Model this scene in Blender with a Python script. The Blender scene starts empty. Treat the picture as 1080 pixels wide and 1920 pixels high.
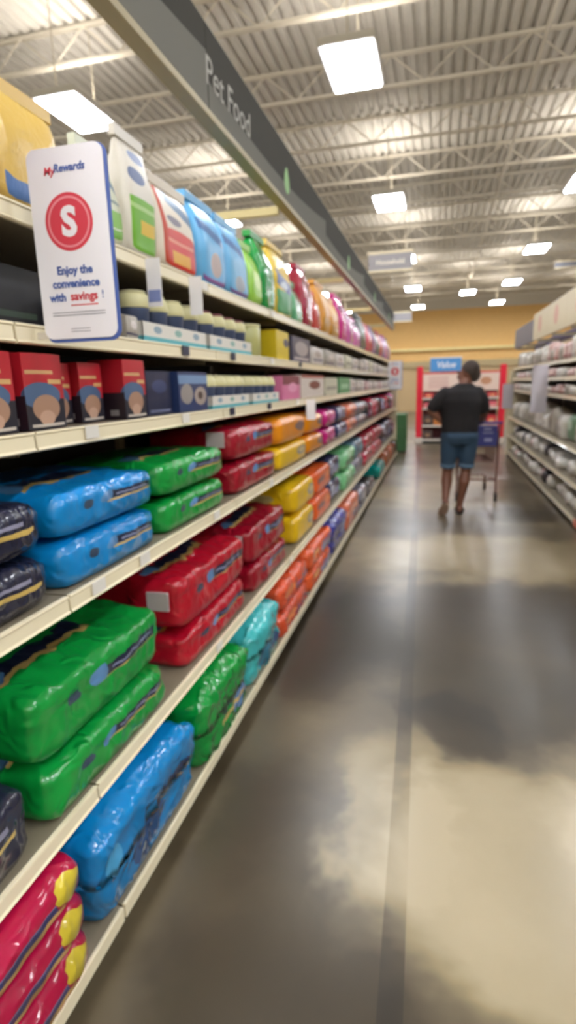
import bpy, bmesh, math, random
from mathutils import Vector, Matrix, Euler, noise as mnoise

# ------------------------------------------------------------------ camera, world, exposure
scene = bpy.context.scene
COL = scene.collection
cam_data = bpy.data.cameras.new('camera')
cam_data.sensor_fit = 'VERTICAL'
cam_data.sensor_height = 36.0
cam_data.lens = 36.0 * 1060.0 / 1920.0
cam_data.clip_start = 0.05
cam_data.clip_end = 200
camera = bpy.data.objects.new('camera', cam_data)
COL.objects.link(camera)
# rows: camera right / down / forward expressed in world axes (X right, Y along the aisle, Z up)
cr = Vector((0.96765146, 0.25091222, -0.02633824))
cd = Vector((0.02997354, -0.21799112, -0.97549037))
cf = Vector((-0.25050396, 0.94314523, -0.21846015))
m = Matrix.Identity(4)
for i in range(3):
    m[i][0] = cr[i]; m[i][1] = -cd[i]; m[i][2] = -cf[i]
m[2][3] = 1.5
camera.matrix_world = m
scene.camera = camera
cam_data.dof.use_dof = True
cam_data.dof.focus_distance = 0.55
cam_data.dof.aperture_fstop = 5.0

world = bpy.data.worlds.new('store_air')
scene.world = world
world.use_nodes = True
world.node_tree.nodes['Background'].inputs[0].default_value = (0.9, 0.85, 0.75, 1)
world.node_tree.nodes['Background'].inputs[1].default_value = 0.25

scene.view_settings.view_transform = 'Standard'
scene.view_settings.look = 'None'
scene.view_settings.gamma = 1.0
scene.view_settings.use_curve_mapping = False
scene.view_settings.exposure = 0.0
LAMP = 56.0          # radiance of a high-bay diffuser

# ------------------------------------------------------------------ helpers
def lin(c):
    if isinstance(c, str):
        c = tuple(int(c[i:i+2], 16) for i in (0, 2, 4))
    out = []
    for v in c:
        v = v / 255.0
        out.append(v / 12.92 if v <= 0.04045 else ((v + 0.055) / 1.055) ** 2.4)
    return (out[0], out[1], out[2], 1.0)

MATS = {}; BASE = {}
def mat(name, col, rough=0.5, metal=0.0, bump=0.0, bscale=20.0, coat=0.0, prints=(), emit=0.0, mottle=0.0, spec=0.5):
    """Procedural material; prints = printed shapes in UV space: (kind, u0, u1, v0, v1, colour[, slant])."""
    if name in MATS:
        return MATS[name]
    BASE[name] = col
    M = bpy.data.materials.new(name); M.use_nodes = True
    nt = M.node_tree; N = nt.nodes; L = nt.links
    b = N['Principled BSDF']
    b.inputs['Roughness'].default_value = rough
    b.inputs['Metallic'].default_value = metal
    b.inputs['Specular IOR Level'].default_value = 0.3 if coat > 0.25 else spec
    b.inputs['Coat Weight'].default_value = coat
    b.inputs['Coat Roughness'].default_value = 0.05
    tc = N.new('ShaderNodeTexCoord')
    out = None
    rgb = N.new('ShaderNodeRGB'); rgb.outputs[0].default_value = lin(col); out = rgb.outputs[0]
    if mottle > 0:
        nz = N.new('ShaderNodeTexNoise'); nz.inputs['Scale'].default_value = 6; nz.inputs['Detail'].default_value = 4
        L.new(tc.outputs['Object'], nz.inputs['Vector'])
        hs = N.new('ShaderNodeHueSaturation'); L.new(out, hs.inputs['Color'])
        mr = N.new('ShaderNodeMapRange'); mr.inputs[1].default_value = 0.3; mr.inputs[2].default_value = 0.7
        mr.inputs[3].default_value = 1 - mottle; mr.inputs[4].default_value = 1 + mottle
        L.new(nz.outputs['Fac'], mr.inputs[0]); L.new(mr.outputs[0], hs.inputs['Value']); out = hs.outputs[0]
    if prints:
        sep = N.new('ShaderNodeSeparateXYZ')
        if bump > 0:
            wn = N.new('ShaderNodeTexNoise'); wn.inputs['Scale'].default_value = 14; L.new(tc.outputs['Object'], wn.inputs['Vector'])
            wa = N.new('ShaderNodeVectorMath'); wa.operation = 'MULTIPLY_ADD'
            L.new(wn.outputs['Color'], wa.inputs[0]); wa.inputs[1].default_value = (0.12, 0.16, 0); L.new(tc.outputs['UV'], wa.inputs[2])
            wb = N.new('ShaderNodeVectorMath'); wb.operation = 'SUBTRACT'; L.new(wa.outputs[0], wb.inputs[0]); wb.inputs[1].default_value = (0.06, 0.08, 0)
            L.new(wb.outputs[0], sep.inputs[0])
        else:
            L.new(tc.outputs['UV'], sep.inputs[0])
        def math_(op, a, bb, c=None):
            n = N.new('ShaderNodeMath'); n.operation = op
            for i, v in enumerate((a, bb, c)):
                if v is None: continue
                if hasattr(v, 'is_output') or hasattr(v, 'links'): L.new(v, n.inputs[i])
                else: n.inputs[i].default_value = v
            return n.outputs[0]
        for p in prints:
            kind, u0, u1, v0, v1, c = p[:6]
            sl = p[6] if len(p) > 6 else 0
            uc, hu, vc, hv = (u0+u1)/2, abs(u1-u0)/2, (v0+v1)/2, abs(v1-v0)/2
            V = sep.outputs[1]
            if sl:
                V = math_('MULTIPLY_ADD', math_('SUBTRACT', sep.outputs[0], uc), -sl, V)
            if kind == 'r':
                mk = math_('MULTIPLY', math_('COMPARE', sep.outputs[0], uc, hu), math_('COMPARE', V, vc, hv))
            else:
                a = math_('POWER', math_('DIVIDE', math_('SUBTRACT', sep.outputs[0], uc), hu), 2.0)
                d = math_('POWER', math_('DIVIDE', math_('SUBTRACT', V, vc), hv), 2.0)
                mk = math_('LESS_THAN', math_('ADD', a, d), 1.0)
            mx = N.new('ShaderNodeMix'); mx.data_type = 'RGBA'
            L.new(mk, mx.inputs[0]); L.new(out, mx.inputs[6]); mx.inputs[7].default_value = lin(c); out = mx.outputs[2]
    L.new(out, b.inputs['Base Color'])
    if bump > 0:
        nz = N.new('ShaderNodeTexNoise'); nz.inputs['Scale'].default_value = bscale; nz.inputs['Detail'].default_value = 3
        nz.inputs['Distortion'].default_value = 1.2
        if coat > 0.25: nz.noise_type = 'RIDGED_MULTIFRACTAL'
        L.new(tc.outputs['Object'], nz.inputs['Vector'])
        bp = N.new('ShaderNodeBump'); bp.inputs['Strength'].default_value = bump; bp.inputs['Distance'].default_value = 0.02
        L.new(nz.outputs['Fac'], bp.inputs['Height']); L.new(bp.outputs[0], b.inputs['Normal'])
        L.new(bp.outputs[0], b.inputs['Coat Normal'])
    if emit > 0:
        b.inputs['Emission Color'].default_value = lin(col); b.inputs['Emission Strength'].default_value = emit
    MATS[name] = M
    return M

def link(name, me, material=None, parent=None, loc=(0, 0, 0), rot=(0, 0, 0), smooth=True):
    if isinstance(me, bmesh.types.BMesh):
        bm = me; me = bpy.data.meshes.new(name); bm.to_mesh(me); bm.free()
    me.name = name
    if smooth:
        me.polygons.foreach_set('use_smooth', [True] * len(me.polygons))
    if material is not None and not me.materials:
        me.materials.append(material)
    o = bpy.data.objects.new(name, me); COL.objects.link(o)
    o.location = loc; o.rotation_euler = rot
    if parent is not None: o.parent = parent
    return o

def tag(o, label, cat, group=None, kind=None):
    o['label'] = label; o['category'] = cat
    if group: o['group'] = group
    if kind: o['kind'] = kind
    return o

def thing(name, label, cat, loc=(0, 0, 0), rotz=0.0, group=None):
    o = bpy.data.objects.new(name, None); COL.objects.link(o)
    o.empty_display_size = 0.05
    o.location = loc; o.rotation_euler = (0, 0, rotz)
    return tag(o, label, cat, group)

def add_box(bm, x0, x1, y0, y1, z0, z1):
    vs = [bm.verts.new((x, y, z)) for x in (x0, x1) for y in (y0, y1) for z in (z0, z1)]
    for f in ((0, 1, 3, 2), (4, 6, 7, 5), (0, 4, 5, 1), (2, 3, 7, 6), (0, 2, 6, 4), (1, 5, 7, 3)):
        bm.faces.new([vs[i] for i in f])

def box_bm(x0, x1, y0, y1, z0, z1, bevel=0.0, seg=2):
    bm = bmesh.new(); add_box(bm, x0, x1, y0, y1, z0, z1)
    bmesh.ops.recalc_face_normals(bm, faces=bm.faces)
    if bevel > 0:
        bmesh.ops.bevel(bm, geom=bm.edges[:], offset=bevel, segments=seg, affect='EDGES', profile=0.5)
    return bm

def box(name, x0, x1, y0, y1, z0, z1, material, parent=None, bevel=0.0, loc=(0, 0, 0), rot=(0, 0, 0)):
    return link(name, box_bm(x0, x1, y0, y1, z0, z1, bevel), material, parent, loc, rot, smooth=False)

def add_tube(bm, pts, r, n=8, cap=True, radii=None):
    pts = [Vector(p) for p in pts]; rings = []
    for i, p in enumerate(pts):
        t = (pts[min(i+1, len(pts)-1)] - pts[max(i-1, 0)]).normalized()
        a = t.orthogonal().normalized() if i == 0 else (a - t * a.dot(t)).normalized()
        b = t.cross(a); rr = radii[i] if radii else r
        rings.append([bm.verts.new(p + (a * math.cos(k*2*math.pi/n) + b * math.sin(k*2*math.pi/n)) * rr) for k in range(n)])
    for i in range(len(rings)-1):
        for k in range(n):
            bm.faces.new((rings[i][k], rings[i][(k+1) % n], rings[i+1][(k+1) % n], rings[i+1][k]))
    if cap:
        bm.faces.new(rings[0][::-1]); bm.faces.new(rings[-1])

def tube_bm(pts, r, n=8, radii=None):
    bm = bmesh.new(); add_tube(bm, pts, r, n, True, radii); bmesh.ops.recalc_face_normals(bm, faces=bm.faces); return bm

def lathe_bm(prof, n=20):
    bm = bmesh.new(); rings = []
    for r, z in prof:
        rings.append([bm.verts.new((r*math.cos(k*2*math.pi/n), r*math.sin(k*2*math.pi/n), z)) for k in range(n)])
    for i in range(len(rings)-1):
        for k in range(n):
            bm.faces.new((rings[i][k], rings[i][(k+1) % n], rings[i+1][(k+1) % n], rings[i+1][k]))
    bm.faces.new(rings[0][::-1]); bm.faces.new(rings[-1])
    bmesh.ops.recalc_face_normals(bm, faces=bm.faces)
    return bm

def text_mesh(body, size, extrude=0.001, align='CENTER', shear=0.0, bold=0.0):
    c = bpy.data.curves.new('lettering', 'FONT'); c.body = body; c.size = size; c.extrude = extrude
    c.align_x = align; c.align_y = 'CENTER'; c.shear = shear; c.offset = bold; c.resolution_u = 3
    o = bpy.data.objects.new('lettering', c); COL.objects.link(o)
    dg = bpy.context.evaluated_depsgraph_get(); dg.update()
    me = bpy.data.meshes.new_from_object(o.evaluated_get(dg))
    bpy.data.objects.remove(o); bpy.data.curves.remove(c)
    return me

def pillow(w, d, h, n=5.0, step=0.03, lump=0.0, seed=0, kind='lying', crease=0.0):
    """Rounded package: w along Y, d along X, h along Z, base at z=0, centred in X and Y. Cube-face UVs:
    front (+X) u 0..1 v 0..1, top v 1..2, back v 2..3, bottom v -1..0, near end u -1..0, far end u 1..2."""
    sx = max(3, min(28, int(d/step))); sy = max(3, min(40, int(w/step))); sz = max(3, min(22, int(h/step)))
    bm = bmesh.new(); uvl = bm.loops.layers.uv.new('UVMap'); cache = {}
    so = Vector((seed*7.31, seed*3.77, seed*1.93))
    def place(c):
        k = (round(c[0], 5), round(c[1], 5), round(c[2], 5))
        if k in cache: return cache[k]
        p = Vector(c); a = [abs(v) for v in p]
        inf = max(a); nn = (a[0]**n + a[1]**n + a[2]**n) ** (1.0/n)
        q = p * (inf / nn)
        x, y, z = q.x*d/2, q.y*w/2, q.z*h/2
        t = (q.z + 1) / 2
        if kind == 'standing':
            x *= 1.0 - 0.80 * max(0.0, t-0.45)**1.5 / 0.41
            y *= 1.0 - 0.06*math.sin(t*math.pi)
            y *= 1.0 + 0.04*(t > 0.9)
        if kind in ('lying', 'slump') and n < 12 and t > 0.5:
            z += 0.10*h*(1-min(1, q.x*q.x))*(1-min(1, q.y**4))*(t-0.5)*2 - 0.10*h
        if kind == 'slump':
            x += 0.05*d*(t-0.5); z += 0.04*h*math.cos(q.y*2.2)*t
        v = Vector((x, y, z + h/2))
        if lump:
            rg = 1 - abs(noise3(Vector((v.x*7, v.y*13, v.z*9)) + so))*2
            e = noise3(v*5.0 + so) * lump + noise3(v*14.0 + so) * lump*0.35 + (max(0, rg)**3) * lump * 0.5
            e -= lump*0.5
            if crease:
                fold = abs(math.sin(v.y*38/ max(w, .2)*.4 + 3*noise3(v*6+so)))**3
                e -= crease * fold * (0.3 + abs(q.y)**3)
            nrm = Vector((q.x*abs(q.x)**2/d, q.y*abs(q.y)**2/w, q.z*abs(q.z)**2/h)); nrm.normalize()
            fz = 1.0 if v.z > 0.02 else 0.15
            v += nrm * e * fz
            if v.z < 0: v.z = 0
        bv = bm.verts.new(v); cache[k] = bv; return bv
    def face(na, nb, fn, uv):
        for i in range(na):
            for j in range(nb):
                cs = [(i, j), (i+1, j), (i+1, j+1), (i, j+1)]
                ps = [(-1 + 2*a/na, -1 + 2*b/nb) for a, b in cs]
                vs = [place(fn(a, b)) for a, b in ps]
                if len(set(vs)) < 4: continue
                f = bm.faces.new(vs)
                for lp, (a, b) in zip(f.loops, ps): lp[uvl].uv = uv((a+1)/2, (b+1)/2)
    face(sy, sz, lambda a, b: (1, a, b), lambda s, t: (s, t))
    face(sy, sx, lambda a, b: (-b, a, 1), lambda s, t: (s, 1+t))
    face(sy, sz, lambda a, b: (-1, a, -b), lambda s, t: (s, 2+t))
    face(sy, sx, lambda a, b: (b, a, -1), lambda s, t: (s, t-1))
    face(sx, sz, lambda a, b: (a, -1, b), lambda s, t: (s-1, t))
    face(sx, sz, lambda a, b: (-a, 1, b), lambda s, t: (s+1, t))
    return bm
def noise3(v): return mnoise.noise(v)

R = random.Random(11)

# ------------------------------------------------------------------ room materials
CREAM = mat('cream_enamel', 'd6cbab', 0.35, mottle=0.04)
CREAM_IN = mat('shelf_deck_shaded_enamel', '857b68', 0.5, mottle=0.05)  # cream darkened, putting the shade between shelves into the colour
BACKP = mat('back_panel_shaded_pegboard', '1f1c1a', 0.7)  # colour deepened to paint in the shade at the shelf backs
RAIL = mat('price_rail_plastic', 'f0e5c6', 0.22, coat=0.3)
KICK = mat('kick_plate', '3a342c', 0.5)
WHITE = mat('white_card', 'e9e7ea', 0.55)
DARK = mat('dark_plastic', '1c1b1f', 0.4)
STEEL = mat('painted_steel', 'c9c2b2', 0.5)

def floor_material():
    M = bpy.data.materials.new('polished_concrete'); M.use_nodes = True
    nt = M.node_tree; N = nt.nodes; L = nt.links; b = N['Principled BSDF']
    tc = N.new('ShaderNodeTexCoord')
    def nz(scale, detail=4, dist=0.0, rough=0.55):
        n = N.new('ShaderNodeTexNoise'); n.inputs['Scale'].default_value = scale; n.inputs['Detail'].default_value = detail
        n.inputs['Distortion'].default_value = dist; n.inputs['Roughness'].default_value = rough
        L.new(tc.outputs['Object'], n.inputs['Vector']); return n
    def mth(op, a, bb, c=None):
        n = N.new('ShaderNodeMath'); n.operation = op
        for i, v in enumerate((a, bb, c)):
            if v is None: continue
            if hasattr(v, 'links'): L.new(v, n.inputs[i])
            else: n.inputs[i].default_value = v
        return n.outputs[0]
    # coordinates wobbled by noise so the stains have ragged outlines
    nw = nz(1.9, 4, 0.2)
    off = N.new('ShaderNodeVectorMath'); off.operation = 'MULTIPLY_ADD'
    L.new(nw.outputs['Color'], off.inputs[0]); off.inputs[1].default_value = (0.7, 0.7, 0); off.inputs[2].default_value = (-0.35, -0.35, 0)
    wob = N.new('ShaderNodeVectorMath'); wob.operation = 'ADD'
    L.new(tc.outputs['Object'], wob.inputs[0]); L.new(off.outputs[0], wob.inputs[1])
    base = mth('MULTIPLY_ADD', nz(0.9, 2, 0.3).outputs['Fac'], 0.9, 0.0)
    total = base
    # (cx, cy, rx, ry, amount): pale and dark stains of the slab, and a painted reflection
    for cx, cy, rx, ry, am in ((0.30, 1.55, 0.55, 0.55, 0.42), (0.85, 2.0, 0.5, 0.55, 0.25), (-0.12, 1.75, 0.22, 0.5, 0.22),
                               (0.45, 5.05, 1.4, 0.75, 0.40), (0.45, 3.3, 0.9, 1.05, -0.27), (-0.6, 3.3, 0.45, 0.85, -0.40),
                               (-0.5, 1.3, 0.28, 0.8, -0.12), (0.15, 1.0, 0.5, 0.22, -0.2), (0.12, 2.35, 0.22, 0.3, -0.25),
                               (0.0, 8.5, 1.0, 2.2, 0.22), (0.9, 10.5, 1.2, 1.2, -0.05), (0.9, 6.6, 0.6, 0.4, -0.2)):  # first pale patch in this row imitates the lamp and wall reflection
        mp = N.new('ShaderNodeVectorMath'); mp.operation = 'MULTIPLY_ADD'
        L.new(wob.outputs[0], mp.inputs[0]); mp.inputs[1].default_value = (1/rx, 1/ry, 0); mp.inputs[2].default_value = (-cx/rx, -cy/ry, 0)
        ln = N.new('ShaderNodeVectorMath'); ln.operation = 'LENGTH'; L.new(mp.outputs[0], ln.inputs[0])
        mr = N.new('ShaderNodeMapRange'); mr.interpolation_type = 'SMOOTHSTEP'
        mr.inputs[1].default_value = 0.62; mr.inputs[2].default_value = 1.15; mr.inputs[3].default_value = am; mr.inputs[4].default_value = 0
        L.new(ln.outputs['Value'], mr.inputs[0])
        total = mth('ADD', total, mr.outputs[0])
    total = mth('ADD', total, mth('MULTIPLY_ADD', nz(5, 5, 0.3).outputs['Fac'], 0.12, -0.06))
    sep = N.new('ShaderNodeSeparateXYZ'); L.new(tc.outputs['Object'], sep.inputs[0])
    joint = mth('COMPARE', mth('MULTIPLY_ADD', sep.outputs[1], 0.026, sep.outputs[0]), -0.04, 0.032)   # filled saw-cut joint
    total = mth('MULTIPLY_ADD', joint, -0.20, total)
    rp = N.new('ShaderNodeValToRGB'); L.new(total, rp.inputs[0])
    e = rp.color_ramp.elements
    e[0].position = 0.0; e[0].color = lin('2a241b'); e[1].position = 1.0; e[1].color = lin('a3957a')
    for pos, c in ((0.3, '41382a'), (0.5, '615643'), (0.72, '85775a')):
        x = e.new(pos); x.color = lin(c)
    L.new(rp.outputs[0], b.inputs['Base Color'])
    rr = N.new('ShaderNodeMapRange'); L.new(nz(3, 4).outputs['Fac'], rr.inputs[0])
    rr.inputs[1].default_value = 0.3; rr.inputs[2].default_value = 0.7; rr.inputs[3].default_value = 0.285; rr.inputs[4].default_value = 0.33
    L.new(rr.outputs[0], b.inputs['Roughness'])
    b.inputs['Specular IOR Level'].default_value = 0.5
    return M

# ------------------------------------------------------------------ setting
XL, XR, YN, YF, ZC = -13.0, 13.0, -5.0, 31.5, 5.9
def struct(name, bm, material, label=None, cat=None):
    o = link(name, bm, material, smooth=False); o['kind'] = 'structure'
    o['label'] = label or name.replace('_', ' '); o['category'] = cat or name.split('_')[0]
    return o
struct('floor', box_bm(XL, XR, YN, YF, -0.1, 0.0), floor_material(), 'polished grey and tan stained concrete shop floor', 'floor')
YELLOW = mat('yellow_wall_paint', 'ecc07a', 0.7, mottle=0.03)
struct('wall_back', box_bm(XL, XR, YF, YF+0.2, 0, 5.08), YELLOW, 'yellow painted far wall beyond the aisle end', 'wall')
struct('trim_2', box_bm(XL, XR, YF, YF+0.2, 5.08, ZC+0.3), mat('upper_wall_paint', 'cfc8bb', 0.7), 'pale upper band of the far wall under the roof deck', 'trim')
WALLC = mat('cream_wall_paint', 'cdbf9c', 0.7)
struct('wall_left', box_bm(XL-0.2, XL, YN, YF, 0, ZC+0.3), WALLC, 'cream shop wall on the left side', 'wall')
struct('wall_right', box_bm(XR, XR+0.2, YN, YF, 0, ZC+0.3), WALLC, 'cream shop wall on the right side', 'wall')
struct('wall_front', box_bm(XL, XR, YN-0.2, YN, 0, ZC+0.3), WALLC, 'cream shop wall behind the viewer', 'wall')
struct('trim_1', box_bm(XL, XR, YF-0.25, YF, 3.06, 3.19), mat('pale_yellow_trim', 'efdc9a', 0.5), 'pale yellow ledge running along the far wall', 'trim')
# corrugated roof deck: ribs run along the aisle
bm = bmesh.new(); prof = []; x = XL; pitch = 0.16
while x < XR:
    prof += [(x, 0.0), (x+0.075, 0.0), (x+0.095, 0.055), (x+0.14, 0.055)]; x += pitch
va = [bm.verts.new((px, YN, ZC+pz)) for px, pz in prof]; vb = [bm.verts.new((px, YF, ZC+pz)) for px, pz in prof]
for i in range(len(prof)-1): bm.faces.new((va[i], vb[i], vb[i+1], va[i+1]))
DECK = mat('painted_roof_deck', 'dedcd8', 0.6, mottle=0.04)
struct('ceiling', bm, DECK, 'pale painted corrugated steel roof deck', 'ceiling')

# open-web joists across the aisle
def joist_bm():
    bm = bmesh.new(); z0, z1 = 5.47, 5.88
    for dy in (-0.035, 0.012):
        add_box(bm, XL, XR, dy, dy+0.025, z0, z0+0.035); add_box(bm, XL, XR, dy, dy+0.025, z1-0.035, z1)
    x = XL+0.1; up = True
    while x < XR-0.5:
        a, b = ((x, 0, z0+0.02), (x+0.45, 0, z1-0.02)) if up else ((x, 0, z1-0.02), (x+0.45, 0, z0+0.02))
        add_tube(bm, [a, b], 0.011, 6, False); x += 0.45; up = not up
    return bm
JM = mat('joist_paint', 'e2ddd2', 0.5)
jm = bpy.data.meshes.new('roof_joist'); b_ = joist_bm(); b_.to_mesh(jm); b_.free(); jm.materials.append(JM)
k = 0; y = -1.8
while y < YF-0.4:
    o = link('roof_joist', jm, None, loc=(0, y, 0), smooth=False)
    tag(o, 'thin painted open web steel joist crossing under the corrugated ceiling', 'joist', 'roof joists under the corrugated ceiling')
    y += 1.8; k += 1
# pipe runs along under the deck
pp = link('sprinkler_pipe', tube_bm([(1.1, YN+0.1, 5.43), (1.1, YF-0.1, 5.43)], 0.025, 10), JM)
tag(pp, 'slim pale pipe running along the ceiling over the aisle', 'pipe')

# ------------------------------------------------------------------ high-bay lamps
GLOW = mat('lamp_diffuser', 'f4f8ff', 0.4, emit=LAMP)
GLOWUP = mat('lamp_added_uplight', 'fff4e4', 0.4, emit=24.0)  # glowing top added to each lamp to brighten the ceiling
HOUS = mat('lamp_housing', 'd8d6d0', 0.4)
def lamp_meshes():
    bmh = box_bm(-0.30, 0.30, -0.50, 0.50, 0.02, 0.10, 0.02)
    bmd = box_bm(-0.26, 0.26, -0.46, 0.46, 0.0, 0.02, 0.005)
    r1 = tube_bm([(0, -0.4, 0.10), (0, -0.4, 1.08)], 0.008, 6); r2 = tube_bm([(0, 0.4, 0.10), (0, 0.4, 1.08)], 0.008, 6)
    up = box_bm(-0.22, 0.22, -0.30, 0.30, 0.1005, 0.115, 0.004)
    return [(n, bb, mm) for n, bb, mm in (('housing', bmh, HOUS), ('diffuser', bmd, GLOW), ('added_uplight', up, GLOWUP), ('hanger_rod', r1, STEEL), ('hanger_rod', r2, STEEL))]
lamp_mesh = []
for n, bb, mm in lamp_meshes():
    me = bpy.data.meshes.new(n); bb.to_mesh(me); bb.free(); me.materials.append(mm); lamp_mesh.append((n, me))
names_row = {-4.4: 'left of the shelves', -1.0: 'over the left shelves', 2.4: 'over the right shelves', -7.8: 'far left', 5.8: 'far right'}
order = {7.0: 'nearest', 11.9: 'second nearest', 17.2: 'third', 22.5: 'fourth', 27.9: 'fifth and farthest', 1.8: 'unseen overhead', -4.2: 'rearmost', -1.2: 'added second rearmost', 33.0: 'last'}
for lx in (-4.4, -1.0, 2.4, 5.8, -7.8):
    for ly in (-4.2, -1.2, 1.8, 7.0, 11.9, 17.2, 22.5, 27.9):  # the second row, behind the view, is added to light the near sign
        x_ = lx
        t = thing('high_bay_light', '%s glowing white high bay lamp in the row hanging %s' % (order[ly], names_row[lx]), 'light', (x_, ly, 4.82), 0, 'high bay lamps')
        for n, me in lamp_mesh: link(n, me, None, t, smooth=False)
t = thing('high_bay_light', 'odd glowing white lamp near the ceiling centre far down the aisle', 'light', (1.0, 24.3, 4.82), 0, 'high bay lamps')
for n, me in lamp_mesh: link(n, me, None, t, smooth=False)

# ------------------------------------------------------------------ shelving runs
def gondola(name, label, side, y0, nb, levels, backx, postx):
    """side=-1: left run, faces +X. levels = [(z, lip_x)]; first is the base deck."""
    root = thing(name, label, 'shelving', (0, 0, 0)); L_ = 1.22; y1 = y0 + nb*L_
    s = side
    def bx(nm, xa, xb, ya, yb, za, zb, m_, par=root, bev=0.0):
        return box(nm, min(xa, xb), max(xa, xb), ya, yb, za, zb, m_, par, bev)
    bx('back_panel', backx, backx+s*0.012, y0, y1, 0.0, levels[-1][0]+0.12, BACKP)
    for i in range(nb+1):
        yy = y0+i*L_
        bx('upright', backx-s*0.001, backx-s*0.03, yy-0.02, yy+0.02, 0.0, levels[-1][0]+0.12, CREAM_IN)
    for i in range(nb):
        ya, yb = y0+i*L_+0.004, y0+(i+1)*L_-0.004
        for j, (z, lx) in enumerate(levels):
            inner = backx - s*0.032
            if j == 0:
                bm = bmesh.new()
                add_box(bm, min(inner, lx+s*0.012), max(inner, lx+s*0.012), ya, yb, z-0.03, z)
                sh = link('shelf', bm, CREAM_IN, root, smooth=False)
                bx('kick_plate', lx+s*0.05, lx+s*0.06, ya, yb, 0.0, z-0.031, KICK, sh)
                bx('price_rail', lx+s*0.012, lx, ya, yb, z-0.045, z, RAIL, sh, 0.003)
            else:
                bm = bmesh.new()
                add_box(bm, min(inner, lx+s*0.012), max(inner, lx+s*0.012), ya, yb, z-0.022, z)
                add_box(bm, min(lx+s*.03, lx+s*0.013), max(lx+s*.03, lx+s*0.013), ya, yb, z-0.045, z-0.0225)
                for yy in (ya+0.002, yb-0.006):
                    add_box(bm, min(inner, lx+s*0.06), max(inner, lx+s*0.06), yy, yy+0.004, z-0.06, z-0.0225)
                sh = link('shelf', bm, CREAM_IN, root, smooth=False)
                # price channel: slightly tilted face with rolled edges
                bmr = bmesh.new(); pr = [(0.012, -0.046), (0.002, -0.046), (-0.002, -0.042), (0.003, -0.037), (0.004, -0.008), (0.0, -0.005), (0.001, 0.0), (0.012, 0.0)]
                A = [bmr.verts.new((lx+s*px, ya, z+pz)) for px, pz in pr]; Bv = [bmr.verts.new((lx+s*px, yb, z+pz)) for px, pz in pr]
                n_ = len(pr)
                for q in range(n_): bmr.faces.new((A[q], A[(q+1) % n_], Bv[(q+1) % n_], Bv[q]))
                bmr.faces.new(A); bmr.faces.new(Bv[::-1]); bmesh.ops.recalc_face_normals(bmr, faces=bmr.faces)
                link('price_rail', bmr, RAIL, sh, smooth=False)
    for yy in (y0-0.025, y1+0.001):
        bx('end_panel', backx, levels[0][1]+s*0.02, yy, yy+0.02, 0.0, levels[-1][0]-0.05, CREAM)
    return root
LEFT = [(0.10, -0.80), (0.48, -0.84), (1.01, -0.86), (1.41, -0.90), (1.655, -0.92), (1.925, -0.94)]
gondola('gondola_shelving', 'long cream shelving run on the left stocked with pet food bags', -1, -0.09, 10, LEFT, -1.44, -1.46)
RIGHT = [(0.09, 1.38), (0.42, 1.40), (0.77, 1.41), (1.31, 1.42), (1.52, 1.43), (1.72, 1.44)]
gondola('gondola_shelving', 'cream shelving run on the right stocked with pale packs', 1, 3.9, 7, RIGHT, 1.96, 1.98)

# ------------------------------------------------------------------ header fascia on the left
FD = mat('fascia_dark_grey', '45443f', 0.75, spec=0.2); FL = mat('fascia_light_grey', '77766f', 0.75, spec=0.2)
GREEN_LEAF = mat('leaf_green', '8fc07a', 0.5); LETTER = mat('fascia_letter', 'a8a59d', 0.5)
hf = thing('header_fascia', 'long grey header sign board carried above the left shelves', 'sign', (0, 0, 0))
FY0, FY1, FZ0, FZ1, FX = -0.09, 12.11, 2.53, 2.86, -0.90
for i in range(5):
    ya, yb = FY0+i*2.44, FY0+(i+1)*2.44
    pnl = box('panel', FX-0.05, FX, ya+0.002, yb-0.002, FZ0+0.03, FZ1, FD, hf, 0.003)
    # lighter grey swoosh along the lower half of each panel
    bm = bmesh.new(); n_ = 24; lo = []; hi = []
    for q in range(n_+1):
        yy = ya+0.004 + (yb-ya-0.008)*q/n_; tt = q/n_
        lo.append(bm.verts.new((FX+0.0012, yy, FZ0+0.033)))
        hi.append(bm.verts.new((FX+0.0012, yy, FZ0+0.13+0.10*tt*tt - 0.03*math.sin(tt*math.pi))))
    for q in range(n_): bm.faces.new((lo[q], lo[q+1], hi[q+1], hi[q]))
    link('lower_band', bm, FL, pnl, smooth=False)
    # leaf emblem
    bm = bmesh.new(); vs = []
    for q in range(20):
        a = q*2*math.pi/20
        vs.append(bm.verts.new((FX+0.0024, yb+0.02+0.055*math.cos(a)*(1-0.3*math.sin(a)) - 2.44*(i == 4), 2.675+0.07*math.sin(a))))
    bm.faces.new(vs)
    if i in (0, 1, 2, 3):
        for v in vs: v.co.y += -2.44*0 + 1.19 - 0.0
        link('leaf_emblem', bm, GREEN_LEAF, pnl, smooth=False)
    else: bm.free()
box('bottom_trim', FX-0.055, FX+0.006, FY0, FY1, FZ0, FZ0+0.029, mat('beige_trim', 'b3a788', 0.45), hf, 0.004)
me = text_mesh('Pet Food', 0.15, 0.001, 'LEFT', 0.1)
link('lettering', me, LETTER, hf, (FX+0.003, 2.32, 2.69), (math.radians(90), 0, math.radians(90)), smooth=False)
for i in (3, 5, 7, 9):
    yy = FY0+i*1.22
    yy = min(max(yy, FY0+0.03), FY1-0.03)
    bm = bmesh.new(); add_box(bm, -1.44, FX-0.056, yy-0.015, yy+0.015, 2.50, 2.545); add_box(bm, -1.47, -1.44, yy-0.02, yy+0.02, 2.045, 2.56)
    link('support_arm', bm, mat('arm_beige', 'cdbb86', 0.45), hf, smooth=False)

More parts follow.
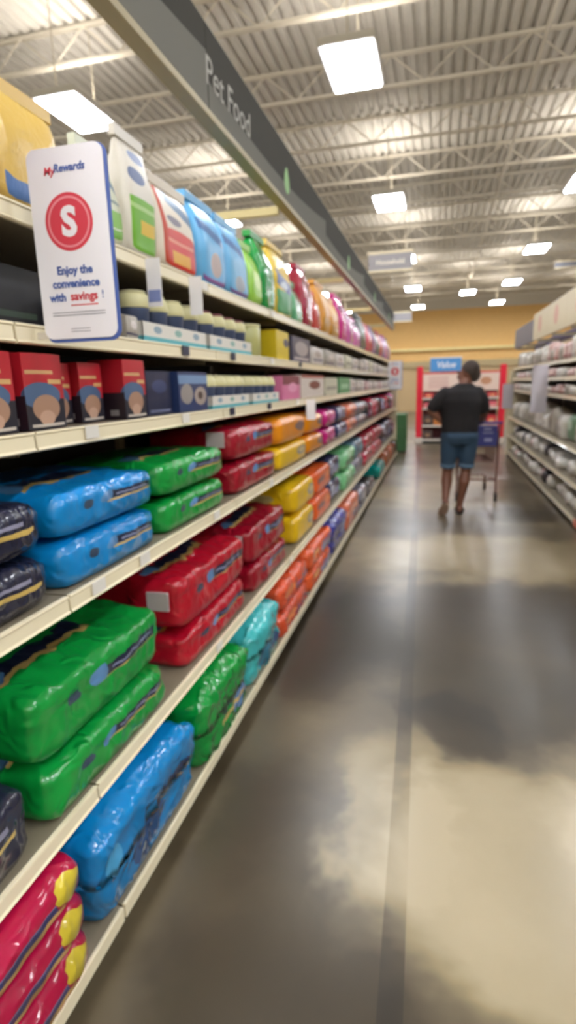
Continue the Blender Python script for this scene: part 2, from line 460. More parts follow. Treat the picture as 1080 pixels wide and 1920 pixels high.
# ------------------------------------------------------------------ printed package materials
NAVY, GOLD, SKY = '1d2440', 'c9ac68', '6f9fd0'
def kibble(name, col, dark=None, rough=0.3, bump=0.72):
    """big dog-food bag: navy strip with a gold underline on the top and on the front, sky swoosh, dark paw badge, end panel"""
    dark = dark or NAVY
    return mat(name, col, rough, bump=bump, bscale=13, coat=0.5, mottle=0.05, prints=(
        ('r', 0.10, 0.66, 1.30, 1.40, dark), ('r', 0.06, 0.66, 1.25, 1.30, GOLD), ('e', 0.02, 0.16, 1.28, 1.40, '5a8cc0'),
        ('r', 0.45, 0.95, 0.55, 0.74, dark), ('r', 0.42, 0.95, 0.44, 0.54, GOLD), ('e', 0.36, 0.48, 0.50, 0.80, '5a8cc0'), ('r', 0.52, 0.90, 0.62, 0.66, '8088a8'),
        ('e', 0.20, 0.30, 0.45, 0.72, '34465e')))
KB = {
 'green': kibble('bag_green', '08913a'), 'blue': kibble('bag_blue', '0880c6'), 'red': kibble('bag_red', 'b20f28'),
 'darkred': kibble('bag_dark_red', '960a24'),
 'navy': mat('bag_navy', '23253a', 0.25, bump=0.75, bscale=13, coat=0.5, prints=(('r', 0.3, 0.93, 0.40, 0.56, 'd3b565'), ('r', 0.2, 0.9, 0.66, 0.74, '8a8aa0'), ('r', 0.1, 0.7, 1.3, 1.36, 'c9ac68'), ('r', 0.1, 0.7, 1.40, 1.44, '70708a'))),
 'crimson': mat('bag_crimson', 'a80c3c', 0.28, bump=0.61, bscale=13, coat=0.5, prints=(('r', -0.1, 0.80, 0.36, 0.5, '3b3a6a'), ('r', -0.1, 0.80, 0.5, 0.56, '7c7ba0'), ('r', -0.1, 0.82, 0.26, 0.36, 'c8a266'), ('e', 0.80, 0.97, 0.25, 0.98, 'ccb836'), ('r', 0.1, 0.8, 1.3, 1.4, '3b3a6a'))),
 'bluefront': mat('bag_blue_front', '0a7abb', 0.2, bump=1.00, bscale=12, coat=0.5, prints=(('r', 0.1, 0.7, 1.3, 1.42, NAVY), ('r', 0.05, 0.7, 1.24, 1.30, GOLD), ('r', 0.5, 0.9, 0.56, 0.66, '24365c'), ('r', 0.46, 0.9, 0.44, 0.54, 'cdb27a'), ('e', 0.26, 0.62, 0.08, 0.46, '274a78'), ('e', 0.05, 0.2, 0.5, 0.8, '4aa2d6'))),
 'greenfront': mat('bag_green_front', '088534', 0.2, bump=1.00, bscale=12, coat=0.5, prints=(('r', 0.1, 0.7, 1.3, 1.42, NAVY), ('r', 0.05, 0.7, 1.24, 1.30, GOLD), ('r', 0.35, 0.9, 0.40, 0.55, '1d4a3c'), ('e', 0.55, 0.85, 0.15, 0.45, '5e86b8'), ('r', 0.3, 0.8, 0.3, 0.36, GOLD))),
 'teal': mat('bag_teal', '3fb0b4', 0.2, bump=1.00, bscale=13, coat=0.5, prints=(('e', 0.2, 0.6, 0.1, 0.55, '2f6f88'), ('r', 0.4, 0.95, 0.5, 0.62, 'a8d8d8'), ('e', 0.6, 0.9, 0.1, 0.4, '31507a'))),
 'orange': mat('bag_orange', 'd2502e', 0.22, bump=1.00, bscale=14, coat=0.5, prints=(('e', 0.1, 0.45, 0.3, 0.8, 'e8824a'), ('r', 0.45, 0.95, 0.25, 0.42, '8a4a6a'), ('e', 0.6, 0.85, 0.5, 0.85, 'c6503a'))),
 'orangesilver': mat('bag_orange_silver', 'dc5a2c', 0.18, bump=1.00, bscale=14, coat=0.5, prints=(('r', 0.5, 1.0, 0.1, 0.5, '8d8aa8'), ('r', 0.55, 1.0, 0.6, 0.8, '6b5a8c'), ('e', 0.15, 0.4, 0.4, 0.8, 'f0a060'))),
 'indigo': mat('bag_indigo', '3a3f92', 0.2, bump=1.00, bscale=14, coat=0.5, prints=(('e', 0.5, 0.9, 0.3, 0.8, '8f92bc'), ('r', 0.0, 1.0, 0.1, 0.22, '23265c'))),
 'salmon': mat('bag_salmon', 'cf6a4a', 0.25, bump=0.91, bscale=14, coat=0.5, prints=(('r', 0.0, 1.0, 0.6, 0.75, 'e59a7c'), ('e', 0.4, 0.8, 0.2, 0.55, '7a4a56'))),
 'silver': mat('bag_silver', '8a8b98', 0.2, metal=0.3, bump=1.00, bscale=14, coat=0.5, prints=(('r', 0.0, 1.0, 0.3, 0.5, '3a3a4c'), ('e', 0.2, 0.5, 0.5, 0.9, 'c8c8d4'))),
 'blacksilver': mat('bag_black_silver', '2a2830', 0.2, bump=1.00, bscale=14, coat=0.5, prints=(('e', 0.45, 0.9, 0.3, 0.8, 'a8aab8'), ('r', 0.0, 0.4, 0.2, 0.4, '5a5a6c'))),
 'tealshiny': mat('bag_teal_shiny', '0f8f88', 0.15, bump=0.91, bscale=13, coat=0.5, prints=(('r', 0.1, 0.9, 0.6, 0.72, '6fe0d8'),)),
 'copper': mat('bag_copper', 'a0532f', 0.2, bump=1.00, bscale=14, coat=0.5, prints=(('e', 0.3, 0.7, 0.3, 0.7, 'd08a5c'),)),
 'brown': mat('bag_brown', '4a2a26', 0.25, bump=0.91, bscale=14, coat=0.5),
 'yellow': mat('bag_yellow', 'e2b818', 0.28, bump=0.45, bscale=13, coat=0.5, prints=(('e', 0.55, 0.92, 0.3, 0.8, '8f8a8c'), ('e', 0.62, 0.86, 0.38, 0.72, 'cfc08a'), ('e', -0.75, -0.35, 0.3, 0.75, 'c7b67c'), ('r', 0.1, 0.9, 1.3, 1.42, '9f8420'))),
 'amber': mat('bag_amber', 'dd8a12', 0.28, bump=0.45, bscale=13, coat=0.5, prints=(('e', 0.55, 0.92, 0.3, 0.8, '7a6a6a'), ('e', -0.75, -0.35, 0.3, 0.75, 'b89468'))),
 'tangerine': mat('bag_tangerine', 'e2622c', 0.28, bump=0.61, bscale=13, coat=0.5, prints=(('r', 0.1, 0.5, 0.4, 0.7, '7c5a62'), ('e', 0.6, 0.9, 0.4, 0.8, 'f08a4a'))),
 'mint': mat('bag_mint', '7cc88e', 0.22, bump=1.00, bscale=14, coat=0.5, prints=(('r', 0.1, 0.9, 0.2, 0.42, '3f8a5c'), ('e', 0.3, 0.7, 0.5, 0.9, 'b4e6bc'))),
 'greyblue': mat('bag_grey_blue', '5d8094', 0.22, bump=1.00, bscale=14, coat=0.5, prints=(('r', 0.4, 1.0, 0.3, 0.6, '8fb0c0'),)),
 'pinkred': mat('bag_pink_red', 'b82a44', 0.22, bump=0.91, bscale=14, coat=0.5, prints=(('r', 0.0, 1.0, 0.3, 0.45, 'd8707c'), ('e', 0.3, 0.7, 0.5, 0.85, '7c1a30'))),
 'magenta': mat('bag_magenta', 'c01f7a', 0.22, bump=0.91, bscale=14, coat=0.5, prints=(('e', 0.4, 0.9, 0.2, 0.6, 'd878b0'),)),
 'navysilver': mat('bag_navy_silver', '34365e', 0.22, bump=1.00, bscale=14, coat=0.5, prints=(('r', 0.1, 1.0, 0.2, 0.5, '8a90b4'), ('e', 0.1, 0.4, 0.5, 0.9, 'b0b4cc'))),
 'plum': mat('bag_plum', '6a1f3c', 0.22, bump=1.00, bscale=14, coat=0.5, prints=(('e', 0.3, 0.8, 0.3, 0.8, 'c86a84'), ('r', 0.0, 0.3, 0.2, 0.5, 'a08090'))),
}
BAR = mat('barcode_white', 'c4babb', 0.35, coat=0.3, prints=(('r', 0.1, 0.2, 0.1, 0.9, '444444'), ('r', 0.3, 0.4, 0.1, 0.9, '444444'), ('r', 0.5, 0.62, 0.1, 0.9, '444444'), ('r', 0.75, 0.85, 0.1, 0.9, '444444')))

seedc = [0]
def bag(kind, label, y0, y1, z, h, front, depth=0.5, name='dog_food_bag', group=None, n=10, lump=0.017, crease=0.008, step=0.022, style='lying', barcode=False, cat='bag', tilt=0.0):
    seedc[0] += 1
    w = y1-y0
    bm = pillow(w-0.012, depth, h, n, step, lump, seedc[0], style, crease)
    o = link(name, bm, KB[kind], None, (front-depth/2, (y0+y1)/2, z+0.001))
    if tilt: o.rotation_euler = (0, 0, tilt)
    tag(o, label, cat, group)
    if barcode:
        bmb = pillow(0.012, 0.085, 0.07, 30, 0.03)
        link('barcode_label', bmb, BAR, o, (depth*0.30, -(w-0.012)/2-0.001, h*0.38), smooth=False)
    return o
FB, F5, F4 = -0.79, -0.85, -0.87
# --- bottom deck
for i, (zz, w_) in enumerate(((0.10, 'lowest of'), (0.21, 'middle bag in'), (0.32, 'topmost of'))):
    bag('crimson', '%s the crimson bags with yellow circles on the bottom deck' % w_, 0.40, 1.005, zz, 0.108, FB, 0.52, group='crimson bags on the bottom deck', n=9, lump=0.006, crease=0.003)
bag('bluefront', 'big creased blue dog food bag on the bottom deck between crimson and green', 1.02, 1.66, 0.10, 0.305, FB+0.006, 0.5, style='slump', lump=0.022, crease=0.012, n=9)
bag('greenfront', 'creased green dog food bag on the bottom deck behind the blue one', 1.67, 2.255, 0.10, 0.315, FB+0.015, 0.5, style='slump', lump=0.02, crease=0.012, n=9)
bag('teal', 'pale teal bag slumped on the bottom deck beside the green one', 2.265, 2.81, 0.10, 0.31, FB+0.005, 0.48, style='slump', lump=0.02, crease=0.01, n=9)
for zz, w_ in ((0.10, 'lower'), (0.258, 'upper')):
    bag('orange', '%s red orange bag of the pair beside the teal bag on the bottom deck' % w_, 2.825, 3.52, zz, 0.153, FB, 0.46, lump=0.016, crease=0.008, group='red orange bags on the bottom deck')
    bag('orangesilver', '%s orange and silver bag of the pair on the bottom deck' % w_, 3.55, 4.36, zz, 0.153, FB, 0.46, lump=0.016, crease=0.008, group='orange and silver bags on the bottom deck')
bag('indigo', 'indigo blue bag standing out on the bottom deck below yellow bags', 4.43, 5.15, 0.10, 0.30, FB, 0.45, style='slump', lump=0.016, crease=0.008)
bag('salmon', 'salmon orange bag on the bottom deck past the indigo one', 5.2, 6.08, 0.10, 0.30, FB, 0.45, lump=0.016, crease=0.008, step=0.05)
bag('silver', 'silver and dark bag lying on the bottom deck past the salmon one', 6.15, 6.85, 0.10, 0.25, FB, 0.45, lump=0.016, crease=0.008, step=0.05)
bag('blacksilver', 'dark shiny bag on the bottom deck before the empty gap', 6.9, 7.65, 0.10, 0.20, FB, 0.45, lump=0.016, crease=0.008, step=0.05)
bag('tealshiny', 'glossy teal green bag alone on the bottom deck', 8.35, 9.25, 0.10, 0.22, FB, 0.42, lump=0.012, crease=0.006, step=0.05)
bag('copper', 'copper brown bag on the bottom deck past the glossy teal bag', 9.55, 10.4, 0.10, 0.27, FB, 0.42, lump=0.018, step=0.06)
bag('copper', 'second copper brown bag on the bottom deck, next to the dark brown one', 10.45, 11.3, 0.10, 0.27, FB, 0.42, lump=0.018, step=0.06)
bag('brown', 'dark brown bag at the far end of the bottom deck', 11.35, 12.08, 0.10, 0.28, FB, 0.42, lump=0.016, step=0.06)
# --- second shelf
bag('navy', 'dark navy bag in front of the big green bags on the second shelf', 0.14, 0.935, 0.48, 0.20, F5+0.004, 0.5, lump=0.012)
bag('green', 'lower of the two big green dog food bags on the second shelf', 0.95, 1.585, 0.48, 0.155, F5+0.01, 0.54, group='green bags on the second shelf')
bag('green', 'upper big bright green dog food bag on the second shelf', 0.945, 1.585, 0.638, 0.20, F5, 0.54, group='green bags on the second shelf')
bag('red', 'lower red dog food bag partly hidden by the second shelf edge', 1.73, 2.44, 0.48, 0.155, F5, 0.50, group='red bags on the second shelf')
bag('red', 'big red dog food bag with white barcode on the second shelf', 1.72, 2.44, 0.638, 0.215, F5, 0.50, group='red bags on the second shelf', barcode=True)
bag('darkred', 'lower dark red bag on the second shelf next to bare deck', 2.52, 3.22, 0.48, 0.155, F5, 0.48, group='dark red bags on the second shelf')
bag('darkred', 'upper dark red bag with white barcode on the second shelf', 2.51, 3.2, 0.638, 0.205, F5, 0.48, group='dark red bags on the second shelf', barcode=True)
for zz, w_ in ((0.48, 'lower'), (0.685, 'upper')):
    bag('yellow', '%s yellow block shaped bag on the second shelf past the bare deck' % w_, 3.42, 4.02, zz, 0.20, F5, 0.44, n=8, lump=0.008, crease=0.003, group='yellow bags on the second shelf')
    bag('tangerine', '%s bright orange bag behind the yellow pair on the second shelf' % w_, 4.06, 4.68, zz, 0.20, F5, 0.44, lump=0.01, crease=0.004, group='orange bags on the second shelf')
    bag('navysilver', '%s navy and silver bag between orange and mint on the second shelf' % w_, 4.73, 5.28, zz, 0.195, F5-0.02, 0.44, lump=0.014, step=0.04, group='navy and silver bags on the second shelf')
    bag('mint', '%s mint green bag on the second shelf' % w_, 5.33, 6.12, zz, 0.19, F5+0.01, 0.44, lump=0.014, step=0.04, group='mint bags on the second shelf')
bag('silver', 'silver bag under the grey blue one on the second shelf', 6.16, 6.95, 0.48, 0.20, F5, 0.44, lump=0.014, step=0.05)
bag('greyblue', 'grey blue bag lying on the silver one on the second shelf', 6.16, 6.95, 0.682, 0.21, F5, 0.44, lump=0.014, step=0.05)
for a_, b_2, wh in ((7.05, 8.1, 'near'), (8.15, 9.25, 'far')):
    for zz, w_ in ((0.48, 'lower'), (0.675, 'upper')):
        bag('pinkred', '%s pinkish red bag of the %s pair on the second shelf' % (w_, wh), a_, b_2, zz, 0.19, F5, 0.42, lump=0.014, step=0.06, group='pinkish red bags on the second shelf')
for i in range(6):
    bag(('blacksilver', 'silver', 'blacksilver', 'navysilver', 'blacksilver', 'plum')[i], '%s upright dark shiny bag past the pinkish red bags on the second shelf' % ('first', 'second', 'third', 'fourth', 'fifth', 'sixth')[i], 9.33+i*0.46, 9.76+i*0.46, 0.48, 0.30+0.06*R.random(), F5, 0.36, lump=0.03, crease=0.012, step=0.04, n=6)
# --- third shelf
for zz, w_ in ((1.01, 'lower'), (1.142, 'upper')):
    bag('navy', '%s navy bag with gold stripe at the near end of the third shelf' % w_, 0.25, 1.12, zz, 0.129, F4, 0.48, lump=0.008, crease=0.004, group='navy bags with gold stripes')
    bag('blue', '%s bright blue dog food bag on the third shelf' % w_, 1.13, 1.66, zz, 0.129, F4, 0.5, lump=0.01, crease=0.005, group='blue bags on the third shelf')
    bag('green', '%s green dog food bag on the third shelf next to the blue pair' % w_, 1.675, 2.27, zz, 0.129, F4, 0.46, lump=0.01, crease=0.005, group='green bags on the third shelf')
    bag('darkred', '%s dark red shiny bag on the third shelf beside the green pair' % w_, 2.38, 3.09, zz + (0.03 if zz > 1.1 else 0), 0.160, F4, 0.46, lump=0.014, crease=0.008, group='dark red bags on the third shelf', barcode=(zz > 1.1))
bag('yellow', 'yellow block shaped bag on the third shelf under the amber one', 3.12, 3.86, 1.01, 0.145, F4+0.005, 0.42, n=9, lump=0.006, crease=0.002)
bag('amber', 'amber block shaped bag lying on top of the yellow one', 3.14, 3.86, 1.157, 0.17, F4, 0.46, n=9, lump=0.006, crease=0.002)
for zz, w_ in ((1.01, 'lower'), (1.157, 'upper')):
    bag('amber', '%s amber bag of the pair next to the magenta bags on the third shelf' % w_, 3.9, 4.5, zz, 0.145, F4, 0.46, n=7, lump=0.008, crease=0.003, group='amber pair on the third shelf')
    bag('magenta', '%s magenta bag on the third shelf past the amber bags' % w_, 4.56, 5.1, zz, 0.145, F4, 0.42, lump=0.012, step=0.04, group='magenta bags on the third shelf')
    bag('navysilver', '%s navy and silver bag on the third shelf past the magenta pair' % w_, 5.14, 5.75, zz, 0.145, F4, 0.42, lump=0.012, step=0.04, group='navy bags on the third shelf')
    bag('salmon', '%s salmon bag on the third shelf' % w_, 5.8, 6.45, zz, 0.15, F4, 0.42, lump=0.012, step=0.05, group='salmon bags on the third shelf')
    bag('silver', '%s silver bag on the third shelf past the salmon pair' % w_, 6.5, 7.35, zz, 0.14, F4, 0.42, lump=0.012, step=0.05, group='silver bags on the third shelf')
ks = ('blacksilver', 'plum', 'pinkred', 'plum', 'brown', 'navysilver', 'plum', 'pinkred', 'blacksilver', 'plum', 'magenta')
for i in range(11):
    bag(ks[i], 'upright dark red, black or pink bag at the far end of the third shelf', 7.42+i*0.42, 7.81+i*0.42, 1.01, 0.25+0.06*R.random(), F4, 0.36, lump=0.03, crease=0.012, step=0.04, n=6, group='dark red black and pink bags at the far end of the third shelf')

# ------------------------------------------------------------------ fourth shelf: boxes, cups, small packs
F3 = -0.915
def carton(mname, label, y0, y1, z, h, front, depth, name='treat_box', cat='box', group=None, n=40, rotz=0.0):
    bm = pillow(y1-y0-0.006, depth, h, n, 0.06)
    o = link(name, bm, MATS[mname], None, (front-depth/2, (y0+y1)/2, z+0.001), (0, 0, rotz), smooth=False)
    return tag(o, label, cat, group)
mat('box_red_dog', 'b3202e', 0.35, coat=0.2, prints=(('r', 0, 1, 0, 0.40, '20202e'), ('e', -0.1, 0.9, 0.28, 0.62, '4a6488'), ('e', 0.15, 0.85, 0.10, 0.46, 'a8836e'), ('e', 0.3, 0.7, 0.05, 0.25, 'c09c88'),
    ('r', 0.05, 0.75, 0.73, 0.78, 'c9a070'), ('r', 0.6, 0.95, 0.6, 0.66, 'd0a870'), ('r', 0.1, 0.95, 0.03, 0.07, 'c0b8b0'), ('r', -1, 0, 0, 0.45, '241c26'), ('r', -0.45, -0.2, 0.06, 0.16, '8a8a8c')))
mat('box_navy', '1d2342', 0.35, coat=0.2, prints=(('e', 0.2, 0.8, 0.5, 0.8, '34406c'), ('r', 0.1, 0.9, 0.06, 0.12, '6a7090')))
mat('box_navy_photos', '2a3a66', 0.3, coat=0.2, prints=(('r', 0.0, 1, 0.7, 0.92, '6f8fb8'), ('e', 0.05, 0.45, 0.2, 0.7, '9a928e'), ('e', 0.5, 0.95, 0.15, 0.62, 'a89a92'), ('e', 0.62, 0.8, 0.3, 0.5, '54433c')))
mat('box_black', '1a1a20', 0.4, prints=(('r', 0.1, 0.9, 0.2, 0.3, '3a4a40'),))
mat('box_pink', 'd87aa4', 0.35, prints=(('r', 0, 1, 0.62, 1.0, '7a3040'), ('e', 0.3, 0.8, 0.3, 0.7, 'e8a0c0')))
mat('box_whitebrown', 'd2c8c0', 0.4, prints=(('r', 0, 1, 0.86, 1.0, 'a0584a'), ('e', 0.3, 0.8, 0.35, 0.75, '7a4234')))
mat('box_pale', 'c8c6b0', 0.4, prints=(('r', 0.1, 0.9, 0.3, 0.5, '8f8d80'),))
mat('box_green', '3f8f58', 0.35, prints=(('r', 0.2, 0.8, 0.3, 0.6, '8cc09a'),))
mat('pack_white', 'cfc9c4', 0.35, bump=0.2, prints=(('r', 0.1, 0.9, 0.15, 0.3, '7a7486'), ('e', 0.2, 0.7, 0.4, 0.85, 'a89890')))
mat('pack_grey', 'a8a298', 0.35, bump=0.2, prints=(('r', 0.0, 1.0, 0.1, 0.2, '4a4660'), ('e', 0.3, 0.8, 0.4, 0.8, 'd0c8c4')))
mat('pack_dusty', 'b08a8c', 0.35, bump=0.2, prints=(('e', 0.2, 0.7, 0.3, 0.8, 'd8c4c0'),))
mat('can_yellowgreen', 'b9b878', 0.3, prints=(('r', 0, 1, 0.35, 0.6, 'd8d4b0'),))
mat('box_yellow', 'd8bf28', 0.3, prints=(('e', 0.55, 1.0, 0.45, 0.75, '3a3a5c'),))
mat('box_navywhite', '3a3c5a', 0.3, prints=(('e', 0.15, 0.85, 0.25, 0.85, 'a8a2a6'), ('r', 0.1, 0.9, 0.1, 0.18, 'd0c8c8')))
mat('can_silver', 'b0aca6', 0.3, metal=0.5)
red_pos = [(0.66, 0.79, 0, 0.178, 'first'), (0.81, 0.94, 0, 0.178, 'second'), (0.955, 1.10, 0, 0.18, 'third'), (1.125, 1.275, 0, 0.18, 'fourth'),
           (1.295, 1.405, 0.07, 0.165, 'fifth, set back'), (1.41, 1.53, 0.05, 0.168, 'sixth, set back'), (1.56, 1.70, 0, 0.18, 'seventh and last')]
for a_, b_2, back, hh, w_ in red_pos:
    carton('box_red_dog', 'red treat box with dog picture, %s from the near end of its shelf' % w_, a_, b_2, 1.41, hh, F3-back, 0.12, group='red treat boxes with dog pictures')
carton('box_navy', 'plain dark navy box beside the last red treat box', 1.735, 1.93, 1.41, 0.15, F3-0.02, 0.16)
carton('box_navy_photos', 'navy box with light animal photos beside the cup trays', 1.94, 2.22, 1.41, 0.15, F3, 0.16)

CUPB = mat('cup_navy', '46526f', 0.3, prints=()); LID = mat('cup_cream_lid', 'd8d3a0', 0.4); LIDR = mat('cup_maroon_rim', '7a3a44', 0.4)
mat('tray_white_teal', 'dcd8d0', 0.45, prints=(('r', -3, 3, 0.0, 0.26, '52a8b4'), ('e', 0.15, 0.26, 0.45, 0.85, '8aa0b0'), ('e', 0.45, 0.56, 0.45, 0.85, '8ab0a8'), ('e', 0.75, 0.86, 0.45, 0.85, '8aa0b0')))
def cup_meshes(rim):
    b = bpy.data.meshes.new('cup'); q = lathe_bm([(0.040, 0), (0.046, 0.004), (0.052, 0.075), (0.054, 0.08)], 18); q.to_mesh(b); q.free(); b.materials.append(CUPB)
    l = bpy.data.meshes.new('lid'); q = lathe_bm([(0.055, 0.08), (0.057, 0.083), (0.050, 0.112), (0.046, 0.116)], 18); q.to_mesh(l); q.free(); l.materials.append(LID)
    r = bpy.data.meshes.new('rim'); q = lathe_bm([(0.044, 0.116), (0.044, 0.122), (0.038, 0.124)], 18); q.to_mesh(r); q.free(); r.materials.append(rim)
    return b, l, r
CM = {'a': cup_meshes(mat('cup_cream_rim', 'c9c49a', 0.4)), 'b': cup_meshes(LIDR)}
def cup_tray(y0, y1, z, front, which, where, scale=1.0):
    w = y1-y0; D = 0.13
    bm = bmesh.new(); uvl = bm.loops.layers.uv.new('UVMap')
    H_, T = 0.048*scale, 0.003
    add_box(bm, -D/2, D/2, -w/2+0.004, w/2-0.004, 0, 0.003)
    for xa, xb, ya, yb in ((D/2-T, D/2, -w/2+0.004, w/2-0.004), (-D/2, -D/2+T, -w/2+0.004, w/2-0.004), (-D/2, D/2, -w/2+0.004, -w/2+0.004+T), (-D/2, D/2, w/2-0.004-T, w/2-0.004)):
        add_box(bm, xa, xb, ya, yb, 0.003, H_)
    bmesh.ops.recalc_face_normals(bm, faces=bm.faces)
    for f in bm.faces:
        for lp in f.loops:
            c = lp.vert.co; lp[uvl].uv = ((c.y+w/2)/w, c.z/H_)
    t = link('cup_tray', bm, MATS['tray_white_teal'], None, (front-D/2, (y0+y1)/2, z+0.001), smooth=False)
    tag(t, 'white and teal tray of lidded cups %s' % where, 'tray', 'white cup trays')
    ords = ('first', 'second', 'third', 'fourth')
    for i in range(4):
        yy = y0 + w*(i+0.5)/4
        c = link('food_cup', CM[which][0], None, None, (front-D/2, yy, z+0.006)); s_ = min(scale, 0.97*min(w/4, 0.122)/0.114)
        c.scale = (s_, s_, scale)
        tag(c, '%s navy lidded cup in the tray %s' % (ords[i], where), 'cup', 'navy cups with cream lids')
        link('lid', CM[which][1], None, c); link('rim', CM[which][2], None, c)
cup_tray(2.25, 2.75, 1.41, F3, 'a', 'beside the navy photo box', 1.1)
cup_tray(2.80, 3.31, 1.41, F3, 'a', 'beside the pink box', 1.1)
carton('box_pink', 'pink and maroon box past the cup trays', 3.40, 3.86, 1.41, 0.15, F3, 0.14)
carton('box_whitebrown', 'white carton with brown picture past the pink box', 3.90, 4.72, 1.41, 0.16, F3, 0.14)
carton('box_pale', 'pale cream carton between white and green cartons', 4.77, 5.4, 1.41, 0.145, F3, 0.14)
carton('box_green', 'green carton far along the fourth shelf', 5.45, 6.2, 1.41, 0.15, F3, 0.14)
for i in range(13):
    carton(('pack_white', 'pack_grey', 'pack_white', 'pack_dusty')[i % 4], 'small pale pack in the far row on the fourth shelf', 6.26+i*0.445, 6.66+i*0.445, 1.41, 0.12+0.03*R.random(), F3, 0.13, 'food_pack', 'pack', 'small pale packs on the fourth shelf', n=8)

# ------------------------------------------------------------------ fifth shelf
F2 = -0.935
carton('box_black', 'black box at the near end of the fifth shelf', 0.55, 0.80, 1.655, 0.12, F2-0.05, 0.2)
carton('box_black', 'second black box on the fifth shelf, left of the hanging sign', 0.82, 1.12, 1.655, 0.13, F2-0.05, 0.2)
carton('box_black', 'black box behind the hanging red S sign on the fifth shelf', 1.14, 1.42, 1.655, 0.16, F2-0.12, 0.2)
for i, yy in enumerate((1.50, 1.60)):
    c = link('food_can', lathe_bm([(0.036, 0), (0.039, 0.003), (0.039, 0.095), (0.036, 0.1)], 18), MATS['can_silver'], None, (F2-0.05, yy, 1.656))
    tag(c, '%s silver can right of the hanging sign' % ('near' if i == 0 else 'far'), 'can', 'silver cans')
    link('lid', lathe_bm([(0.037, 0.1), (0.037, 0.104), (0.03, 0.104)], 18), STEEL, c)
carton('pack_grey', 'grey clear wrapped pack beside the cup tray on the fifth shelf', 1.645, 1.73, 1.655, 0.08, F2, 0.13, 'food_pack', 'pack', n=10)
cup_tray(1.74, 2.28, 1.655, F2, 'a', 'right of the silver cans', 1.28)
cup_tray(2.31, 2.88, 1.655, F2, 'b', 'beside the yellow green canister', 1.28)
c = link('food_canister', lathe_bm([(0.08, 0), (0.085, 0.004), (0.085, 0.15), (0.08, 0.155)], 20), MATS['can_yellowgreen'], None, (F2-0.095, 3.06, 1.656)); tag(c, 'pale yellow green canister beside the maroon rimmed cups', 'canister')
link('lid', lathe_bm([(0.084, 0.155), (0.084, 0.168), (0.07, 0.17)], 20), LID, c)
carton('box_yellow', 'bright yellow box on the fifth shelf', 3.35, 3.66, 1.655, 0.17, F2, 0.12)
carton('box_navywhite', 'navy and white box next to the bright yellow box', 3.74, 4.3, 1.655, 0.165, F2, 0.12)
for i in range(14):
    a_ = 4.38+i*0.55
    carton(('pack_white', 'pack_grey', 'pack_white', 'box_pale')[i % 4], 'small white or grey pack in the far row on the fifth shelf', a_, a_+0.48, 1.655, 0.12+0.05*R.random(), F2, 0.13, 'food_pack', 'pack', 'small white packs on the fifth shelf', n=8)

# ------------------------------------------------------------------ top shelf: standing bags
def pr(*a): return a
mat('top_purple', '8a5a9c', 0.22, bump=0.35, bscale=9, coat=0.5, prints=(('e', 0.2, 0.9, 0.2, 0.6, 'a86a90'), ('r', 0.0, 1, 0.75, 0.9, '8ea8dc')))
mat('top_yellowblue', 'dcb860', 0.3, bump=0.2, prints=(('r', 0, 1, 0.0, 0.22, '5a7cb4'),))
mat('top_whitegreen', 'd4d8c0', 0.4, prints=(('r', 0, 1, 0.72, 0.82, '5f7f98', -0.2), ('r', 0, 1, 0.48, 0.52, '7f8f8a'), ('r', 0, 1, 0.20, 0.40, '7fb848'), ('r', 0, 1, 0.05, 0.18, '6fae3c')))
mat('top_tallgreen', 'd6d0c4', 0.4, prints=(('r', 0.0, 1.0, 0.0, 0.50, '6fae30'), ('r', 0.0, 1.0, 0.40, 0.44, 'a8cc7c'), ('r', 0.35, 0.95, 0.20, 0.32, 'd8b428'), ('e', 0.1, 0.7, 0.62, 0.76, '5c6a90'), ('e', 0.3, 0.9, 0.82, 0.94, '6a789c')))
mat('top_whitered', 'd8cdbc', 0.4, prints=(('r', 0, 1, 0.0, 0.42, 'cc2f22'), ('e', 0.0, 1.0, 0.3, 0.5, 'cc2f22'), ('r', 0.1, 0.9, 0.33, 0.37, 'e08a74'), ('r', 0.25, 0.75, 0.08, 0.24, 'dca22a'), ('r', 0.0, 0.14, 0.0, 1.0, 'b8442f'), ('r', 0.3, 1.0, 0.72, 0.90, '5a7490', -0.3), ('e', 0.2, 0.6, 0.55, 0.66, '7a7480')))
mat('top_blue', '5fa8d8', 0.35, prints=(('r', 0, 1, 0.58, 0.72, '3f6aa0', -0.15), ('e', 0.3, 0.75, 0.12, 0.42, 'b4a09c'), ('r', 0, 1, 0.0, 0.08, '8a5a9c')))
mat('top_blue_light', '66aad6', 0.35, prints=(('r', 0, 1, 0.62, 0.76, '3c649c', -0.15), ('e', 0.2, 0.8, 0.25, 0.55, '78b4dc'), ('e', 0.25, 0.7, 0.06, 0.3, '98a0ac'), ('r', 0, 1, 0.0, 0.06, '80589c')))
mat('top_lime', '94c84c', 0.25, bump=0.2, prints=(('e', 0.2, 0.8, 0.3, 0.6, 'c8e48c'), ('e', 0.1, 0.7, 0.65, 0.9, 'a8d46a')))
mat('top_green', '168c3c', 0.2, bump=0.2, coat=0.5, prints=(('r', 0.5, 1, 0.1, 0.3, '5aa878'),))
mat('top_yellow', 'e0bf48', 0.3, bump=0.2, prints=(('r', 0, 1, 0.36, 0.56, '4a5f98', -0.2), ('r', 0, 1, 0.0, 0.36, '4f9f6a'), ('e', 0.2, 0.6, 0.4, 0.52, 'c8d0d8')))
mat('top_mint', '5aa878', 0.2, bump=0.4, coat=0.6, prints=(('e', 0.2, 0.8, 0.3, 0.6, 'b8d8c4'), ('r', 0, 1, 0.7, 0.85, '8fc4a0')))
mat('top_darkred', '9a1f38', 0.2, bump=0.35, coat=0.5, prints=(('e', 0.4, 0.9, 0.1, 0.35, 'd08a94'),))
